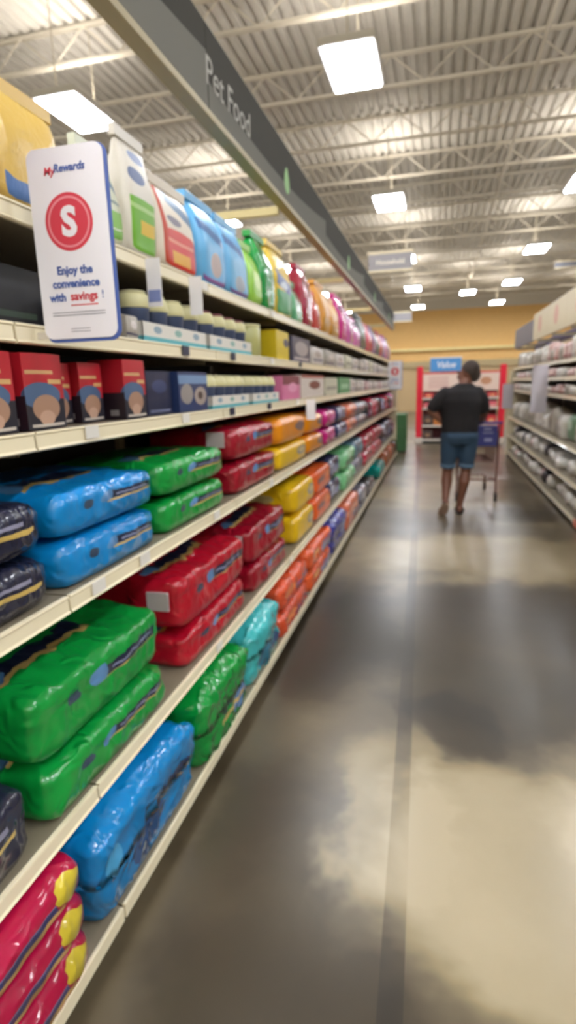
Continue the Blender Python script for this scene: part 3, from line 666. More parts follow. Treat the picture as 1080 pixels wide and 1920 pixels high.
mat('top_redwhite', 'c84a48', 0.2, bump=0.4, coat=0.5, prints=(('e', 0.2, 0.8, 0.4, 0.75, 'e0b8b4'),))
mat('top_orange', 'd89a3c', 0.3, bump=0.3, prints=(('e', 0.2, 0.8, 0.55, 0.85, 'e6bb72'), ('r', 0, 1, 0.0, 0.3, 'b8862a')))
mat('top_magenta', 'd02c8c', 0.22, bump=0.35, coat=0.5, prints=(('e', 0.3, 0.8, 0.15, 0.45, 'e07ab8'), ('r', 0, 1, 0.7, 0.8, '5a3c6a')))
mat('top_pinksilver', 'c860a8', 0.2, bump=0.4, coat=0.6, prints=(('e', 0.2, 0.8, 0.3, 0.7, 'e2a4d0'), ('r', 0, 1, 0.75, 0.9, '8a82a0')))
mat('top_greydark', '5c6460', 0.22, bump=0.35, prints=(('e', 0.3, 0.7, 0.3, 0.6, 'a0a8a4'),))
mat('top_pinkred', 'c23c50', 0.22, bump=0.35, prints=(('e', 0.2, 0.8, 0.4, 0.7, 'e08c94'),))
mat('top_mauve', '8a6a8c', 0.25, bump=0.35, prints=(('e', 0.2, 0.8, 0.2, 0.6, 'c4a8c0'),))
mat('top_seal', 'cfc8bc', 0.4)
def standing(mname, label, y0, y1, h, back=0.0, depth=0.2, group=None, lump=0.006, cat='bag', name='pet_food_bag', box_like=False, zb=1.925, front=-0.955, seal=True, step=0.03):
    seedc[0] += 1; w = y1-y0
    bm = pillow(w-0.01, depth, h, 7 if not box_like else 20, step, lump, seedc[0], 'standing', lump*0.4)
    o = link(name, bm, MATS[mname], None, (front-back-depth/2, (y0+y1)/2, zb+0.001))
    tag(o, label, cat, group)
    if seal:
        box('top_seal', -depth*0.12, depth*0.12, -(w-0.02)/2, (w-0.02)/2, h-0.012, h+0.022, mat(mname + '_seal', BASE[mname], 0.35), o, 0.002)
    return o
standing('top_purple', 'shiny purple and pink bag at the near end of the top shelf', 0.80, 1.17, 0.30, lump=0.012)
standing('top_yellowblue', 'yellow bag with blue base behind the hanging sign on the top shelf', 1.19, 1.46, 0.26, 0.0, 0.10)
standing('top_whitegreen', 'white and green bag just right of the hanging sign', 1.54, 1.73, 0.25, 0.0, 0.10)
standing('top_tallgreen', 'tallest white bag with green lower half on the top shelf', 1.76, 1.96, 0.36, 0.0, 0.10)
standing('top_whitered', 'white bag with red lower half on the top shelf', 1.98, 2.31, 0.30, 0.0, 0.13)
standing('top_blue', 'sky blue bag with pet photo beside the red and white bag', 2.34, 2.65, 0.345, 0.0, 0.18)
standing('top_blue_light', 'second sky blue bag, beside the lime bag on the top shelf', 2.66, 2.98, 0.34, 0.0, 0.18)
standing('top_lime', 'lime green bag beside the sky blue bags', 3.0, 3.2, 0.30, 0.0, 0.18)
standing('top_green', 'deep green tall bag on the top shelf', 3.22, 3.50, 0.40, 0.0, 0.2, lump=0.01)
standing('top_yellow', 'yellow bag with blue band on the top shelf', 3.52, 3.92, 0.42, 0.0, 0.2, lump=0.01)
standing('top_mint', 'crinkled mint green bag on the top shelf', 3.94, 4.24, 0.27, 0.0, 0.2, lump=0.014)
standing('top_darkred', 'dark red tall bag on the top shelf', 4.27, 4.58, 0.42, 0.0, 0.2, lump=0.012)
standing('top_redwhite', 'crinkled red and white bag beside the dark red one on the top shelf', 4.6, 4.92, 0.30, 0.0, 0.2, lump=0.014)
standing('top_orange', 'near orange bag on the top shelf', 4.95, 5.35, 0.42, 0.0, 0.22, group='orange bags on the top shelf', lump=0.012)
standing('top_orange', 'far orange bag on the top shelf beside the magenta bag', 5.37, 5.85, 0.36, 0.0, 0.22, group='orange bags on the top shelf', lump=0.012)
standing('top_magenta', 'tall magenta bag on the top shelf', 5.9, 6.35, 0.44, 0.0, 0.22, lump=0.014)
standing('top_pinksilver', 'pink and silver crinkled bag next to the tall magenta bag', 6.4, 6.9, 0.36, 0.0, 0.22, lump=0.016)
standing('top_pinksilver', 'second pink and silver crinkled bag, beside the grey bag', 6.92, 7.42, 0.33, 0.0, 0.22, lump=0.016)
standing('top_greydark', 'dark grey bag on the top shelf between pink and red', 7.46, 8.05, 0.42, 0.0, 0.22, lump=0.014)
standing('top_pinkred', 'pinkish red bag on the top shelf past the grey one', 8.1, 8.8, 0.38, 0.0, 0.22, lump=0.014)
tops = ('top_mauve', 'top_greydark', 'top_pinkred', 'top_mauve', 'top_pinksilver', 'top_mauve')
for i in range(6):
    standing(tops[i], 'small mauve or pink bag at the far end of the top shelf', 8.85+i*0.54, 9.36+i*0.54, 0.34+0.08*R.random(), 0.0, 0.22, 'mauve and pink bags at the far end of the top shelf', 0.014, step=0.05)

# ------------------------------------------------------------------ shelf tags and hanging signs
TAGW = mat('tag_white', 'e6e2da', 0.4, prints=(('r', 0.1, 0.6, 0.3, 0.6, '6a6a80'),)); TAGN = mat('tag_navy', '2a2c44', 0.4)
def price_tag(y, z, lipx, dark, label, s=1):
    o = box('price_tag', -0.0012, 0.0012, -0.03, 0.03, -0.017, 0.017, TAGN if dark else TAGW, None, 0, (lipx - (-1 if s == 1 else 1)*0.0005, y, z-0.018))
    tag(o, label, 'tag', 'price tags on the shelf edges')
for z, lx, row, ys in ((1.655, -0.92, 'fifth', ((2.03, 1), (2.55, 1), (3.2, 0), (3.9, 1))), (1.41, -0.90, 'fourth', ((1.35, 0), (1.95, 0), (2.45, 1), (3.05, 1), (3.7, 0))),
                       (1.01, -0.86, 'third', ((1.25, 0), (1.50, 0), (2.1, 0), (2.9, 0))), (0.48, -0.84, 'second', ((2.0, 0), (3.2, 0))), (1.925, -0.94, 'top', ((2.3, 0), (3.3, 0)))):
    ordn = ('first', 'second', 'third', 'fourth', 'fifth')
    for i, (yy, dk) in enumerate(ys):
        price_tag(yy, z, lx+0.0022, dk, '%s price tag from the near end on the edge of the %s shelf, %s' % (ordn[i], row, 'dark' if dk else 'white'))

def hang_tag(name, label, y, z0, z1, x0, x1, rotz=0.0, blue=True):
    t = thing(name, label, 'sign', ((x0+x1)/2, y, z0), rotz, 'small hanging shelf cards')
    w = x1-x0
    box('card', -w/2, w/2, -0.001, 0.001, 0, z1-z0, WHITE, t)
    if blue: box('blue_band', -w/2+0.004, w/2-0.004, -0.002, -0.0011, 0.015, (z1-z0)*0.35, mat('band_blue', '7f8cc0', 0.5), t)
    return t
hang_tag('shelf_card', 'small white card with blue band hanging under the white bags', 1.80, 1.765, 1.915, -0.937, -0.885)
hang_tag('shelf_card', 'second small pale card hanging under the red and white bag', 2.14, 1.775, 1.915, -0.937, -0.885, blue=False)
hang_tag('shelf_card', 'small pale card hanging above the amber bags', 3.95, 1.26, 1.40, -0.897, -0.83, blue=False)

def round_rect(bm, w, h, r, y, n=8):
    pts = []
    for cx, cz, a0 in ((w/2-r, h/2-r, 0), (-w/2+r, h/2-r, 90), (-w/2+r, -h/2+r, 180), (w/2-r, -h/2+r, 270)):
        for k in range(n+1):
            a = math.radians(a0+90*k/n); pts.append((cx+r*math.cos(a), cz+r*math.sin(a)))
    return pts
def plate(w, h, r, y0, y1):
    bm = bmesh.new(); pts = round_rect(bm, w, h, r, 0)
    A = [bm.verts.new((x, y0, z)) for x, z in pts]; B = [bm.verts.new((x, y1, z)) for x, z in pts]
    bm.faces.new(A); bm.faces.new(B[::-1]); n = len(pts)
    for i in range(n): bm.faces.new((A[i], B[i], B[(i+1) % n], A[(i+1) % n]))
    bmesh.ops.recalc_face_normals(bm, faces=bm.faces); return bm
def disc(r, y, cx, cz, n=40, r0=0.0):
    bm = bmesh.new(); o_ = [bm.verts.new((cx+r*math.cos(2*math.pi*k/n), y, cz+r*math.sin(2*math.pi*k/n))) for k in range(n)]
    if r0:
        i_ = [bm.verts.new((cx+r0*math.cos(2*math.pi*k/n), y, cz+r0*math.sin(2*math.pi*k/n))) for k in range(n)]
        for k in range(n): bm.faces.new((o_[k], o_[(k+1) % n], i_[(k+1) % n], i_[k]))
    else: bm.faces.new(o_)
    bmesh.ops.recalc_face_normals(bm, faces=bm.faces)
    return bm
SR = mat('sign_red', 'd23a4c', 0.5); SB = mat('sign_blue', '4a62a8', 0.5); SINK = mat('sign_ink', '6a6a78', 0.5); SRING = mat('sign_pale_red', 'e58a94', 0.5)
SW = mat('sign_white', 'efedf2', 0.5)
def s_sign(label, loc, k=1.0, rotz=0.0):
    t = thing('promotion_sign', label, 'sign', loc, rotz)
    t.scale = (k, k, k)
    link('blue_backing', plate(0.198, 0.405, 0.026, 0.001, 0.004), SB, t, smooth=False, loc=(0.004, 0, -0.004))
    link('white_face', plate(0.19, 0.398, 0.022, -0.001, 0.0009), SW, t, smooth=False)
    def txt(body, size, x, z, m_, shear=0, bold=0.0):
        link('lettering', text_mesh(body, size, 0.0004, 'CENTER', shear, bold), m_, t, (x, -0.0018, z), (math.radians(90), 0, 0), smooth=False)
    txt('My', 0.022, -0.040, 0.152, SR, 0.2, 0.0004); txt('Rewards', 0.022, 0.010, 0.156, SB, 0.2, 0.0006)
    d = link('red_disc', disc(0.060, -0.0014, -0.002, 0.048), SR, t, smooth=False)
    link('pale_ring', disc(0.053, -0.0017, -0.002, 0.048, 40, 0.048), SRING, d, smooth=False)
    txt('S', 0.082, -0.002, 0.046, SW, 0, 0.0035)
    txt('Enjoy the', 0.024, 0.0, -0.052, SB, 0, 0.0008); txt('convenience', 0.024, 0.0, -0.080, SB, 0, 0.0008)
    txt('with', 0.024, -0.050, -0.109, SB, 0, 0.0008); txt('savings', 0.025, 0.018, -0.108, SR, 0, 0.0006); txt('!', 0.024, 0.066, -0.107, SB)
    bm = bmesh.new(); add_box(bm, -0.018, 0.052, -0.0016, -0.0011, -0.1275, -0.125)
    link('red_underline', bm, SR, t, smooth=False)
    bm = bmesh.new()
    for z_ in (-0.142, -0.148): add_box(bm, -0.068, 0.068, -0.0016, -0.0011, z_, z_+0.0014)
    for z_ in (-0.178, -0.184): add_box(bm, -0.024, 0.026, -0.0016, -0.0011, z_, z_+0.0012)
    link('fine_print', bm, SINK, t, smooth=False)
    return t
t = s_sign('large white sign with red disc and white S hanging at the near shelf', (-0.80, 1.20, 1.818))
box('clip_arm', -0.1175, -0.08, -0.0005, 0.0005, -0.197, -0.182, STEEL, t)
t = s_sign('distant white sign with red disc at the far end of the left shelves', (-0.80, 11.2, 1.64), 1.3)
box('clip_arm', -0.0905, -0.08, -0.0005, 0.0005, -0.016, -0.004, STEEL, t)

# ------------------------------------------------------------------ right shelves
mat('r_white', 'cfcabf', 0.4, bump=0.3, prints=(('e', 0.2, 0.7, 0.3, 0.7, 'b0a8a0'), ('r', 0.1, 0.8, 0.1, 0.2, '8a8488')))
mat('r_grey', 'a39c8e', 0.4, bump=0.3, prints=(('e', 0.3, 0.8, 0.2, 0.7, '7c766c'),))
mat('r_pink', 'c2a098', 0.4, bump=0.3, prints=(('e', 0.2, 0.7, 0.3, 0.8, 'dcc8c0'), ('r', 0, 1, 0.1, 0.25, '9a5a5c')))
mat('r_green', '6c8a6c', 0.4, bump=0.3, prints=(('e', 0.2, 0.8, 0.4, 0.9, 'b4c4ac'),))
mat('r_dark', '3a3436', 0.4, bump=0.3)
mat('r_coral', 'd8785c', 0.4)
def rpack(mname, y0, y1, z, h, front, depth, label, group, n=4.5, lump=0.012, name='soft_pack'):
    seedc[0] += 1
    bm = pillow(y1-y0-0.02, depth, h, n, 0.05, lump, seedc[0])
    o = link(name, bm, MATS[mname], None, (front+depth/2, (y0+y1)/2, z+0.001), (0, 0, math.pi))
    return tag(o, label, 'pack', group)
rows = ((0, 1.395, 'bottom deck', 0.13, 0.21, 4), (1, 1.415, 'second shelf', 0.13, 0.22, 4), (2, 1.425, 'third shelf', 0.24, 0.40, 5), (3, 1.435, 'fourth shelf', 0.08, 0.125, 10), (4, 1.445, 'fifth shelf', 0.08, 0.12, 10), (5, 1.455, 'top shelf', 0.16, 0.30, 9))
for li, fx, rn, h0, h1, n_ in rows:
    y = 5.05 if li < 3 else 4.9
    z = RIGHT[li][0]; prev = None
    while y < 12.0:
        w = R.uniform(0.2, 0.36) if li < 3 else R.uniform(0.18, 0.30)
        c = R.choice(('r_white', 'r_white', 'r_grey', 'r_white', 'r_pink', 'r_dark') if li < 2 else (('r_white', 'r_grey', 'r_green', 'r_white', 'r_grey') if li == 2 else ('r_white', 'r_pink', 'r_grey', 'r_pink', 'r_white')))
        if li < 2 and R.random() < 0.16:
            y += w*0.8; continue
        if y + w > 12.35: break
        cn = {'r_white': 'white', 'r_grey': 'grey', 'r_pink': 'dusty pink', 'r_green': 'grey green', 'r_dark': 'dark'}[c]
        rpack(c, y, y+w, z, R.uniform(h0, h1), fx + (R.uniform(0, 0.08) if li < 3 else R.uniform(0, 0.03)), 0.28 if li < 3 else 0.16,
              '%s soft pack on the %s of the right hand shelves' % (cn, rn), '%s packs on the right %s' % (cn, rn), n_, 0.016 if li < 3 else 0.005)
        y += w
# coral tag low on the right rail and hanging cards
o = box('shelf_card', -0.002, 0.002, -0.16, 0.16, -0.05, 0.03, MATS['r_coral'], None, 0, (1.3765, 6.0, 0.075)); tag(o, 'coral orange card on the lowest right shelf edge', 'card')
for yy, z0, z1, x0, x1, w_ in ((8.4, 1.05, 1.68, 1.22, 1.42, 'near'), (11.8, 0.95, 1.42, 1.20, 1.40, 'far')):
    t = thing('aisle_flag', '%s of the two tall white cards sticking out from the right shelves' % w_, 'sign', ((x0+x1)/2, yy, z0), 0, 'tall white cards on the right shelves')
    link('card', plate(x1-x0, z1-z0, 0.02, -0.001, 0.001), mat('flag_white', 'c9c4cc', 0.5), t, (0, 0, (z1-z0)/2), smooth=False)
    box('clip', (x1-x0)/2-0.01, (x1-x0)/2+0.012, -0.002, 0.002, (z1-z0)*0.45, (z1-z0)*0.5, STEEL, t)
# header on the right
rh = thing('header_fascia', 'cream and grey header sign boards above the right shelves', 'sign', (0, 0, 0))
PCREAM = mat('right_header_cream', 'd8caa8', 0.5); PMARK = mat('right_header_mark', 'd2a08a', 0.5)
for i in range(4):
    ya, yb = 5.1+i*1.22, 5.1+(i+1)*1.22
    p_ = box('panel', 1.42, 1.46, ya+0.002, yb-0.002, 2.08, 2.47, PCREAM, rh, 0.003)
    bm = bmesh.new(); n_ = 28
    vs = [bm.verts.new((1.4185, (ya+yb)/2+0.14*math.cos(2*math.pi*q/n_), 2.29+0.12*math.sin(2*math.pi*q/n_))) for q in range(n_)]
    bm.faces.new(vs); link('round_mark', bm, PMARK, p_, smooth=False)
box('grey_panel', 1.43, 1.47, 9.99, 12.3, 2.08, 2.42, mat('right_header_grey', '6f6a70', 0.5), rh, 0.003)
box('purple_strip', 1.80, 1.815, 5.1, 12.3, 2.05, 2.17, mat('right_strip_purple', '5a5280', 0.5), rh, 0.002)
box('pale_edge', 1.79, 1.818, 5.1, 12.3, 2.02, 2.049, CREAM, rh, 0.002)
for i in range(7):
    yy = 5.12+i*1.19
    bm = bmesh.new(); add_box(bm, 1.478, 2.0, yy-0.015, yy+0.015, 2.06, 2.10); add_box(bm, 1.975, 2.01, yy-0.02, yy+0.02, 1.845, 2.12)
    link('support_arm', bm, CREAM_IN, rh, smooth=False)

# ------------------------------------------------------------------ hanging aisle signs
SG = mat('hanging_sign_grey', '8a8688', 0.5); SFR = mat('hanging_sign_frame', 'd6c8a8', 0.4)
def aisle_sign(label, x0, x1, y, z0, z1, text=None, grey=SG):
    t = thing('aisle_sign', label, 'sign', ((x0+x1)/2, y, z0)); w, h = x1-x0, z1-z0
    box('board', -w/2, w/2, -0.015, 0.015, 0.02, h-0.02, grey, t)
    bm = bmesh.new(); add_box(bm, -w/2-0.02, w/2+0.02, -0.02, 0.02, h-0.02, h+0.015); add_box(bm, -w/2-0.01, w/2+0.01, -0.02, 0.02, -0.01, 0.0199)
    link('frame', bm, SFR, t, smooth=False)
    if text: link('lettering', text_mesh(text, h*0.36, 0.001, 'CENTER', 0, 0.003), mat('hanging_sign_letter', 'd4cabc', 0.5), t, (0, -0.018, h*0.48), (math.radians(90), 0, 0), smooth=False)
    bm = bmesh.new()
    for xx in (-w/2+0.05, w/2-0.05): add_tube(bm, [(xx, 0, h+0.01), (xx, 0, 5.49-z0)], 0.004, 5)
    link('hanger_wire', bm, STEEL, t)
    return t
aisle_sign('grey hanging aisle sign with pale lettering over the left of the aisle', -1.05, -0.42, 9.0, 3.10, 3.36, 'Household')
aisle_sign('distant grey hanging sign near the far yellow wall', -1.45, -0.82, 18.0, 3.27, 3.53)
aisle_sign('distant thin dark grey hanging sign on the right', 3.0, 3.7, 18.0, 4.45, 4.62, None, mat('far_sign_dark', '6c6c74', 0.5))

# ------------------------------------------------------------------ red end display across the aisle end
ed = thing('end_display', 'red framed end display with white header board and stocked shelves', 'display', (0.52, 14.6, 0))
RED = mat('display_red', 'd81f38', 0.35, coat=0.3); DW = mat('display_white', 'e0c8b8', 0.5, prints=())
for sx in (-0.96, 0.96):
    p_ = link('post', box_bm(sx-0.075, sx+0.075, -0.06, 0.06, 0.14, 1.86, 0.03, 3), RED, ed, smooth=False)
    link('foot', box_bm(sx-0.09, sx+0.09, -0.1, 0.1, 0.0, 0.139, 0.01), mat('display_foot', 'c9bdb0', 0.5), p_, smooth=False)
box('back_panel', -0.88, 0.88, 0.30, 0.32, 0.1, 1.7, mat('display_back', '5a2428', 0.6), ed)
hb = box('header_board', -0.88, 0.88, -0.02, 0.0, 1.27, 1.70, DW, ed)
box('red_border', -0.88, 0.88, -0.026, -0.0205, 1.68, 1.715, RED, hb)
bm = bmesh.new()
for z_ in (1.57, 1.50, 1.43, 1.36): add_box(bm, -0.75, -0.28, -0.0225, -0.0205, z_, z_+0.022)
link('print_lines', bm, mat('print_rose', 'b87a78', 0.5), hb, smooth=False)
bm = bmesh.new(); vs = [bm.verts.new((0.58+0.13*math.cos(2*math.pi*q/24), -0.022, 1.49+0.09*math.sin(2*math.pi*q/24))) for q in range(24)]; bm.faces.new(vs)
link('print_oval', bm, mat('print_terracotta', 'c08a68', 0.5), hb, smooth=False)
for z_ in (0.10, 0.44, 0.86, 1.10):
    s_ = box('shelf', -0.88, 0.88, -0.12, 0.295, z_-0.02, z_, mat('display_shelf', '6a5a52', 0.5), ed)
    box('shelf_edge', -0.88, 0.88, -0.128, -0.1205, z_-0.03, z_+0.012, mat('display_edge', 'd8cfc4', 0.4), s_)
box('plinth', -0.86, 0.86, -0.09, 0.28, 0.0, 0.079, DARK, ed)
mat('d_red', 'c8323c', 0.4, prints=(('e', 0.2, 0.8, 0.3, 0.7, 'e8a070'),)); mat('d_dark', '4a3a36', 0.4, prints=(('e', 0.2, 0.8, 0.3, 0.7, '8a6a50'),))
mat('d_pink', 'd8606c', 0.4, prints=(('r', 0.1, 0.9, 0.2, 0.4, 'e8c0b0'),)); mat('d_orange', 'c87a3c', 0.4)
zn = {0.10: 'lowest', 0.44: 'second', 0.86: 'third', 1.10: 'top'}
for z_, hh in ((0.10, 0.24), (0.44, 0.26), (0.86, 0.17), (1.10, 0.13)):
    for i in range(7):
        x0_ = -0.86+i*0.246
        if z_ == 0.10 and i in (1, 2, 4): continue
        c = {0.10: 'd_dark', 0.44: ('d_dark', 'd_orange', 'd_red', 'd_dark')[i % 4], 0.86: ('d_pink', 'd_red', 'd_dark')[i % 3], 1.10: ('d_red', 'd_pink')[i % 2]}[z_]
        bm = pillow(0.225, 0.16, hh*R.uniform(0.75, 1.0), 20, 0.08)
        o = link('snack_box', bm, MATS[c], None, (0.52+x0_+0.12, 14.58, z_+0.001), (0, 0, math.radians(-90)), smooth=False)
        cn = {'d_dark': 'dark', 'd_orange': 'orange', 'd_red': 'red', 'd_pink': 'pink'}[c]
        tag(o, '%s box on the %s shelf of the red end display' % (cn, zn[z_]), 'box', '%s boxes on the %s display shelf' % (cn, zn[z_]))
t = thing('topper_sign', 'blue sign with white script standing over the red end display', 'sign', (0.16, 14.56, 1.73))
box('board', -0.36, 0.36, -0.012, 0.012, 0.0, 0.31, mat('topper_blue', '4a8cc8', 0.4), t, 0.004)
bm = bmesh.new(); add_box(bm, -0.37, 0.37, -0.014, 0.014, 0.3105, 0.33)
link('pale_edge', bm, WHITE, t, smooth=False)
link('lettering', text_mesh('Value', 0.2, 0.001, 'CENTER', 0.25, 0.004), WHITE, t, (0.0, -0.0135, 0.15), (math.radians(90), 0, 0), smooth=False)
box('stem', -0.3, 0.3, 0.005, 0.0119, -0.012, -0.0005, STEEL, t)

# green floor stack at the end of the left run
gs = thing('floor_stack', 'dark green carton floor stack past the end of the left shelves', 'display', (-0.80, 12.75, 0))
for q in range(3):
    box('carton', -0.16, 0.16, -0.2, 0.2, 0.03+q*0.27, 0.295+q*0.27, mat('carton_green', '3c6a40', 0.5, prints=()), gs, 0.006)
box('base', -0.15, 0.15, -0.19, 0.19, 0, 0.0295, DARK, gs)
# wall shelving far beyond, under the ledge
for nm, lb, xa, xb in (('wall_case', 'long cream wall case under the far ledge, left half', -8.0, -0.1), ('wall_case', 'long cream wall case under the far ledge, right half', 0.1, 8.0)):
    t = thing(nm, lb, 'cabinet', ((xa+xb)/2, YF-0.7, 0)); w = xb-xa
    box('cabinet_body', -w/2, w/2, -0.3, 0.3, 0, 2.2, mat('case_tan', 'b89c72', 0.6), t)
    box('canopy', -w/2, w/2, -0.4, 0.3, 2.201, 2.5, mat('case_canopy', 'a8946c', 0.6), t)

# ------------------------------------------------------------------ the person
def loft(bm, rings, n=20):
    """rings: (cx, cy, cz, rx, ry)"""
    rs = []
    for cx, cy, cz, rx, ry in rings:
        rs.append([bm.verts.new((cx+rx*math.cos(2*math.pi*k/n), cy+ry*math.sin(2*math.pi*k/n), cz)) for k in range(n)])
    for i in range(len(rs)-1):
        for k in range(n): bm.faces.new((rs[i][k], rs[i][(k+1) % n], rs[i+1][(k+1) % n], rs[i+1][k]))
    bm.faces.new(rs[0][::-1]); bm.faces.new(rs[-1])
def limb(bm, pts, radii, n=12):
    add_tube(bm, pts, 0, n, True, radii)
    for p, r in ((pts[0], radii[0]), (pts[-1], radii[-1])):
        bmesh.ops.create_uvsphere(bm, u_segments=12, v_segments=8, radius=r*0.98, matrix=Matrix.Translation(Vector(p)))
def ball(bm, c, r, s=(1, 1, 1), rot=None):
    M_ = Matrix.Translation(Vector(c)) @ (rot or Matrix.Identity(4)) @ Matrix.Diagonal((s[0], s[1], s[2], 1))
    bmesh.ops.create_uvsphere(bm, u_segments=16, v_segments=12, radius=r, matrix=M_)
def fuse(name, bm, voxel, material, parent, smooth_it=6):
    bmesh.ops.recalc_face_normals(bm, faces=bm.faces)
    me = bpy.data.meshes.new(name); bm.to_mesh(me); bm.free()
    o = bpy.data.objects.new(name, me); COL.objects.link(o)
    md = o.modifiers.new('r', 'REMESH'); md.mode = 'VOXEL'; md.voxel_size = voxel
    ms = o.modifiers.new('s', 'SMOOTH'); ms.iterations = smooth_it; ms.factor = 0.5
    dg = bpy.context.evaluated_depsgraph_get(); dg.update()
    me2 = bpy.data.meshes.new_from_object(o.evaluated_get(dg))
    bpy.data.objects.remove(o); bpy.data.meshes.remove(me)
    me2.materials.clear()
    return link(name, me2, material, parent)
SKIN = mat('skin_brown', '724836', 0.5, mottle=0.04); HAIR = mat('hair_dark', '3d322c', 0.8, bump=0.5, bscale=90)
SHIRT = mat('black_tshirt', '161316', 0.85, bump=0.15, bscale=60); DENIM = mat('blue_denim', '2f475e', 0.8, bump=0.2, bscale=120, mottle=0.08)
HEM = mat('denim_hem', '54708a', 0.8); SOLE = mat('sandal_pale', 'b89a84', 0.6); STRAP = mat('sandal_dark', '2a2226', 0.6)
P = thing('person', 'person in black t-shirt and blue denim shorts walking away pushing a cart, head turned left', 'person', (0.25, 6.72, 0))
SL, SR_ = Vector((-0.19, 0, 1.365)), Vector((0.20, 0, 1.365))
EL, ER = Vector((-0.325, -0.03, 1.18)), Vector((0.262, 0.08, 1.15))
WL, WR = Vector((-0.215, 0.00, 1.065)), Vector((0.26, 0.40, 1.04))
HIPL, HIPR = Vector((-0.10, 0, 0.90)), Vector((0.105, 0, 0.90))
KL, KR = Vector((-0.118, 0.05, 0.475)), Vector((0.085, 0.04, 0.48))
AL, AR = Vector((-0.135, -0.16, 0.155)), Vector((0.03, -0.01, 0.085))
HC = Vector((0.07, 0.025, 1.572)); HS = 1.13
hr = Matrix.Rotation(math.radians(80), 4, 'Z') @ Matrix.Rotation(math.radians(-4), 4, 'X')   # face towards the left shelves
def hd(x, y, z): return HC + (hr @ (Vector((x, y, z))*HS))
bm = bmesh.new()
loft(bm, [(0, 0, 0.80, 0.15, 0.11), (0, -0.01, 0.90, 0.185, 0.135), (0, 0.01, 1.02, 0.18, 0.13), (0, 0.015, 1.15, 0.185, 0.13), (0.005, 0, 1.30, 0.20, 0.125), (0.01, 0, 1.40, 0.17, 0.10), (0.03, 0, 1.45, 0.08, 0.07), (0.05, 0.01, 1.53, 0.06, 0.062)])
limb(bm, [SL, SL.lerp(EL, .5), EL], [0.062, 0.056, 0.045]); limb(bm, [EL, EL.lerp(WL, .35), WL], [0.046, 0.047, 0.029])
limb(bm, [SR_, SR_.lerp(ER, .5), ER], [0.062, 0.056, 0.045]); limb(bm, [ER, ER.lerp(WR, .35), WR], [0.046, 0.047, 0.029])
for H_, K_, A_ in ((HIPL, KL, AL), (HIPR, KR, AR)):
    limb(bm, [H_, H_.lerp(K_, .5), K_], [0.095, 0.082, 0.058])
    calf = K_.lerp(A_, .3) + Vector((0, -0.018, 0))
    limb(bm, [K_, calf, K_.lerp(A_, .7), A_], [0.058, 0.064, 0.044, 0.036])
# head: cranium, jaw, nose, brow, ears, lips
ball(bm, hd(0, -0.012, 0.035), 0.1107, (0.82, 1.0, 1.0)); ball(bm, hd(0, 0.03, -0.035), 0.0814, (0.82, 0.95, 1.1))
ball(bm, hd(0, 0.055, -0.085), 0.0384, (1.1, 0.9, 0.8)); ball(bm, hd(0, 0.098, -0.022), 0.0192, (0.9, 1.1, 1.0)); ball(bm, hd(0, 0.092, 0.004), 0.0147, (0.7, 0.8, 2.0))
ball(bm, hd(0, 0.082, 0.028), 0.0226, (2.2, 0.6, 0.5)); ball(bm, hd(0, 0.088, -0.054), 0.0136, (1.8, 0.6, 0.7))
for sx in (-1, 1):
    ball(bm, hd(sx*0.082, -0.005, 0.0), 0.0249, (0.35, 0.7, 1.25), hr)
# feet
def foot(bm, ank, d, up):
    d = Vector(d).normalized(); up = Vector(up).normalized()
    heel = ank - d*0.045 - up*0.04; toe = ank + d*0.15 - up*0.058
    limb(bm, [heel, ank + d*0.05 - up*0.035, toe], [0.032, 0.036, 0.026], 10)
    s_ = d.cross(up)
    for i in range(5):
        b_ = toe + s_*(i-2)*0.015; limb(bm, [b_ - d*0.02, b_ + d*(0.035-0.006*abs(i-0.5))], [0.011, 0.009], 8)
foot(bm, AR, (0.05, 1, 0), (0, 0, 1)); LD, LU = (-0.25, 0.62, -0.74), (0.0, 0.766, 0.642); foot(bm, AL, LD, LU)
# hands: palm, four unequal bent fingers, thumb
def hand(bm, w, d, palm_n, side, curl):
    d = Vector(d).normalized(); pn = Vector(palm_n).normalized(); s_ = d.cross(pn).normalized()*side
    pc = w + d*0.045
    for k in (-1.5, -0.5, 0.5, 1.5): limb(bm, [w + s_*k*0.010, pc + d*0.045 + s_*k*0.0195], [0.017, 0.013], 8)
    for k, ln in ((-1.5, 0.062), (-0.5, 0.078), (0.5, 0.084), (1.5, 0.074)):
        b_ = pc + d*0.045 + s_*k*0.0205; p1 = b_ + d*ln*0.5 + pn*ln*0.12*curl
        p2 = p1 + (d*(1-0.6*curl) + pn*0.75*curl).normalized()*ln*0.32; p3 = p2 + (d*(1-1.1*curl) + pn*0.95*curl).normalized()*ln*0.28
        limb(bm, [b_, p1, p2, p3], [0.0098, 0.0092, 0.0085, 0.0075], 8)
    tb = w + d*0.02 + s_*0.028; t1 = tb + (d*0.6 + s_*0.7).normalized()*0.035; t2 = t1 + (d*0.9 + s_*0.2 + pn*0.4*curl).normalized()*0.03
    limb(bm, [w + d*0.012, tb, t1, t2], [0.014, 0.013, 0.011, 0.009], 8)
hand(bm, WL, (0.75, -0.35, -0.10), (0.3, 0.9, 0), 1, 0.35)
hand(bm, WR, (-0.05, 1, -0.12), (0, -0.1, -1), -1, 0.95)
fuse('body', bm, 0.0075, SKIN, P, 4)
# hair: close crop over the skull, leaving the face free
bm = bmesh.new(); ball(bm, hd(0, -0.022, 0.038), 0.1175, (0.86, 0.98, 0.93)); ball(bm, hd(0, -0.05, -0.01), 0.0847, (0.9, 0.75, 1.0))
fuse('hair', bm, 0.008, HAIR, P, 4)
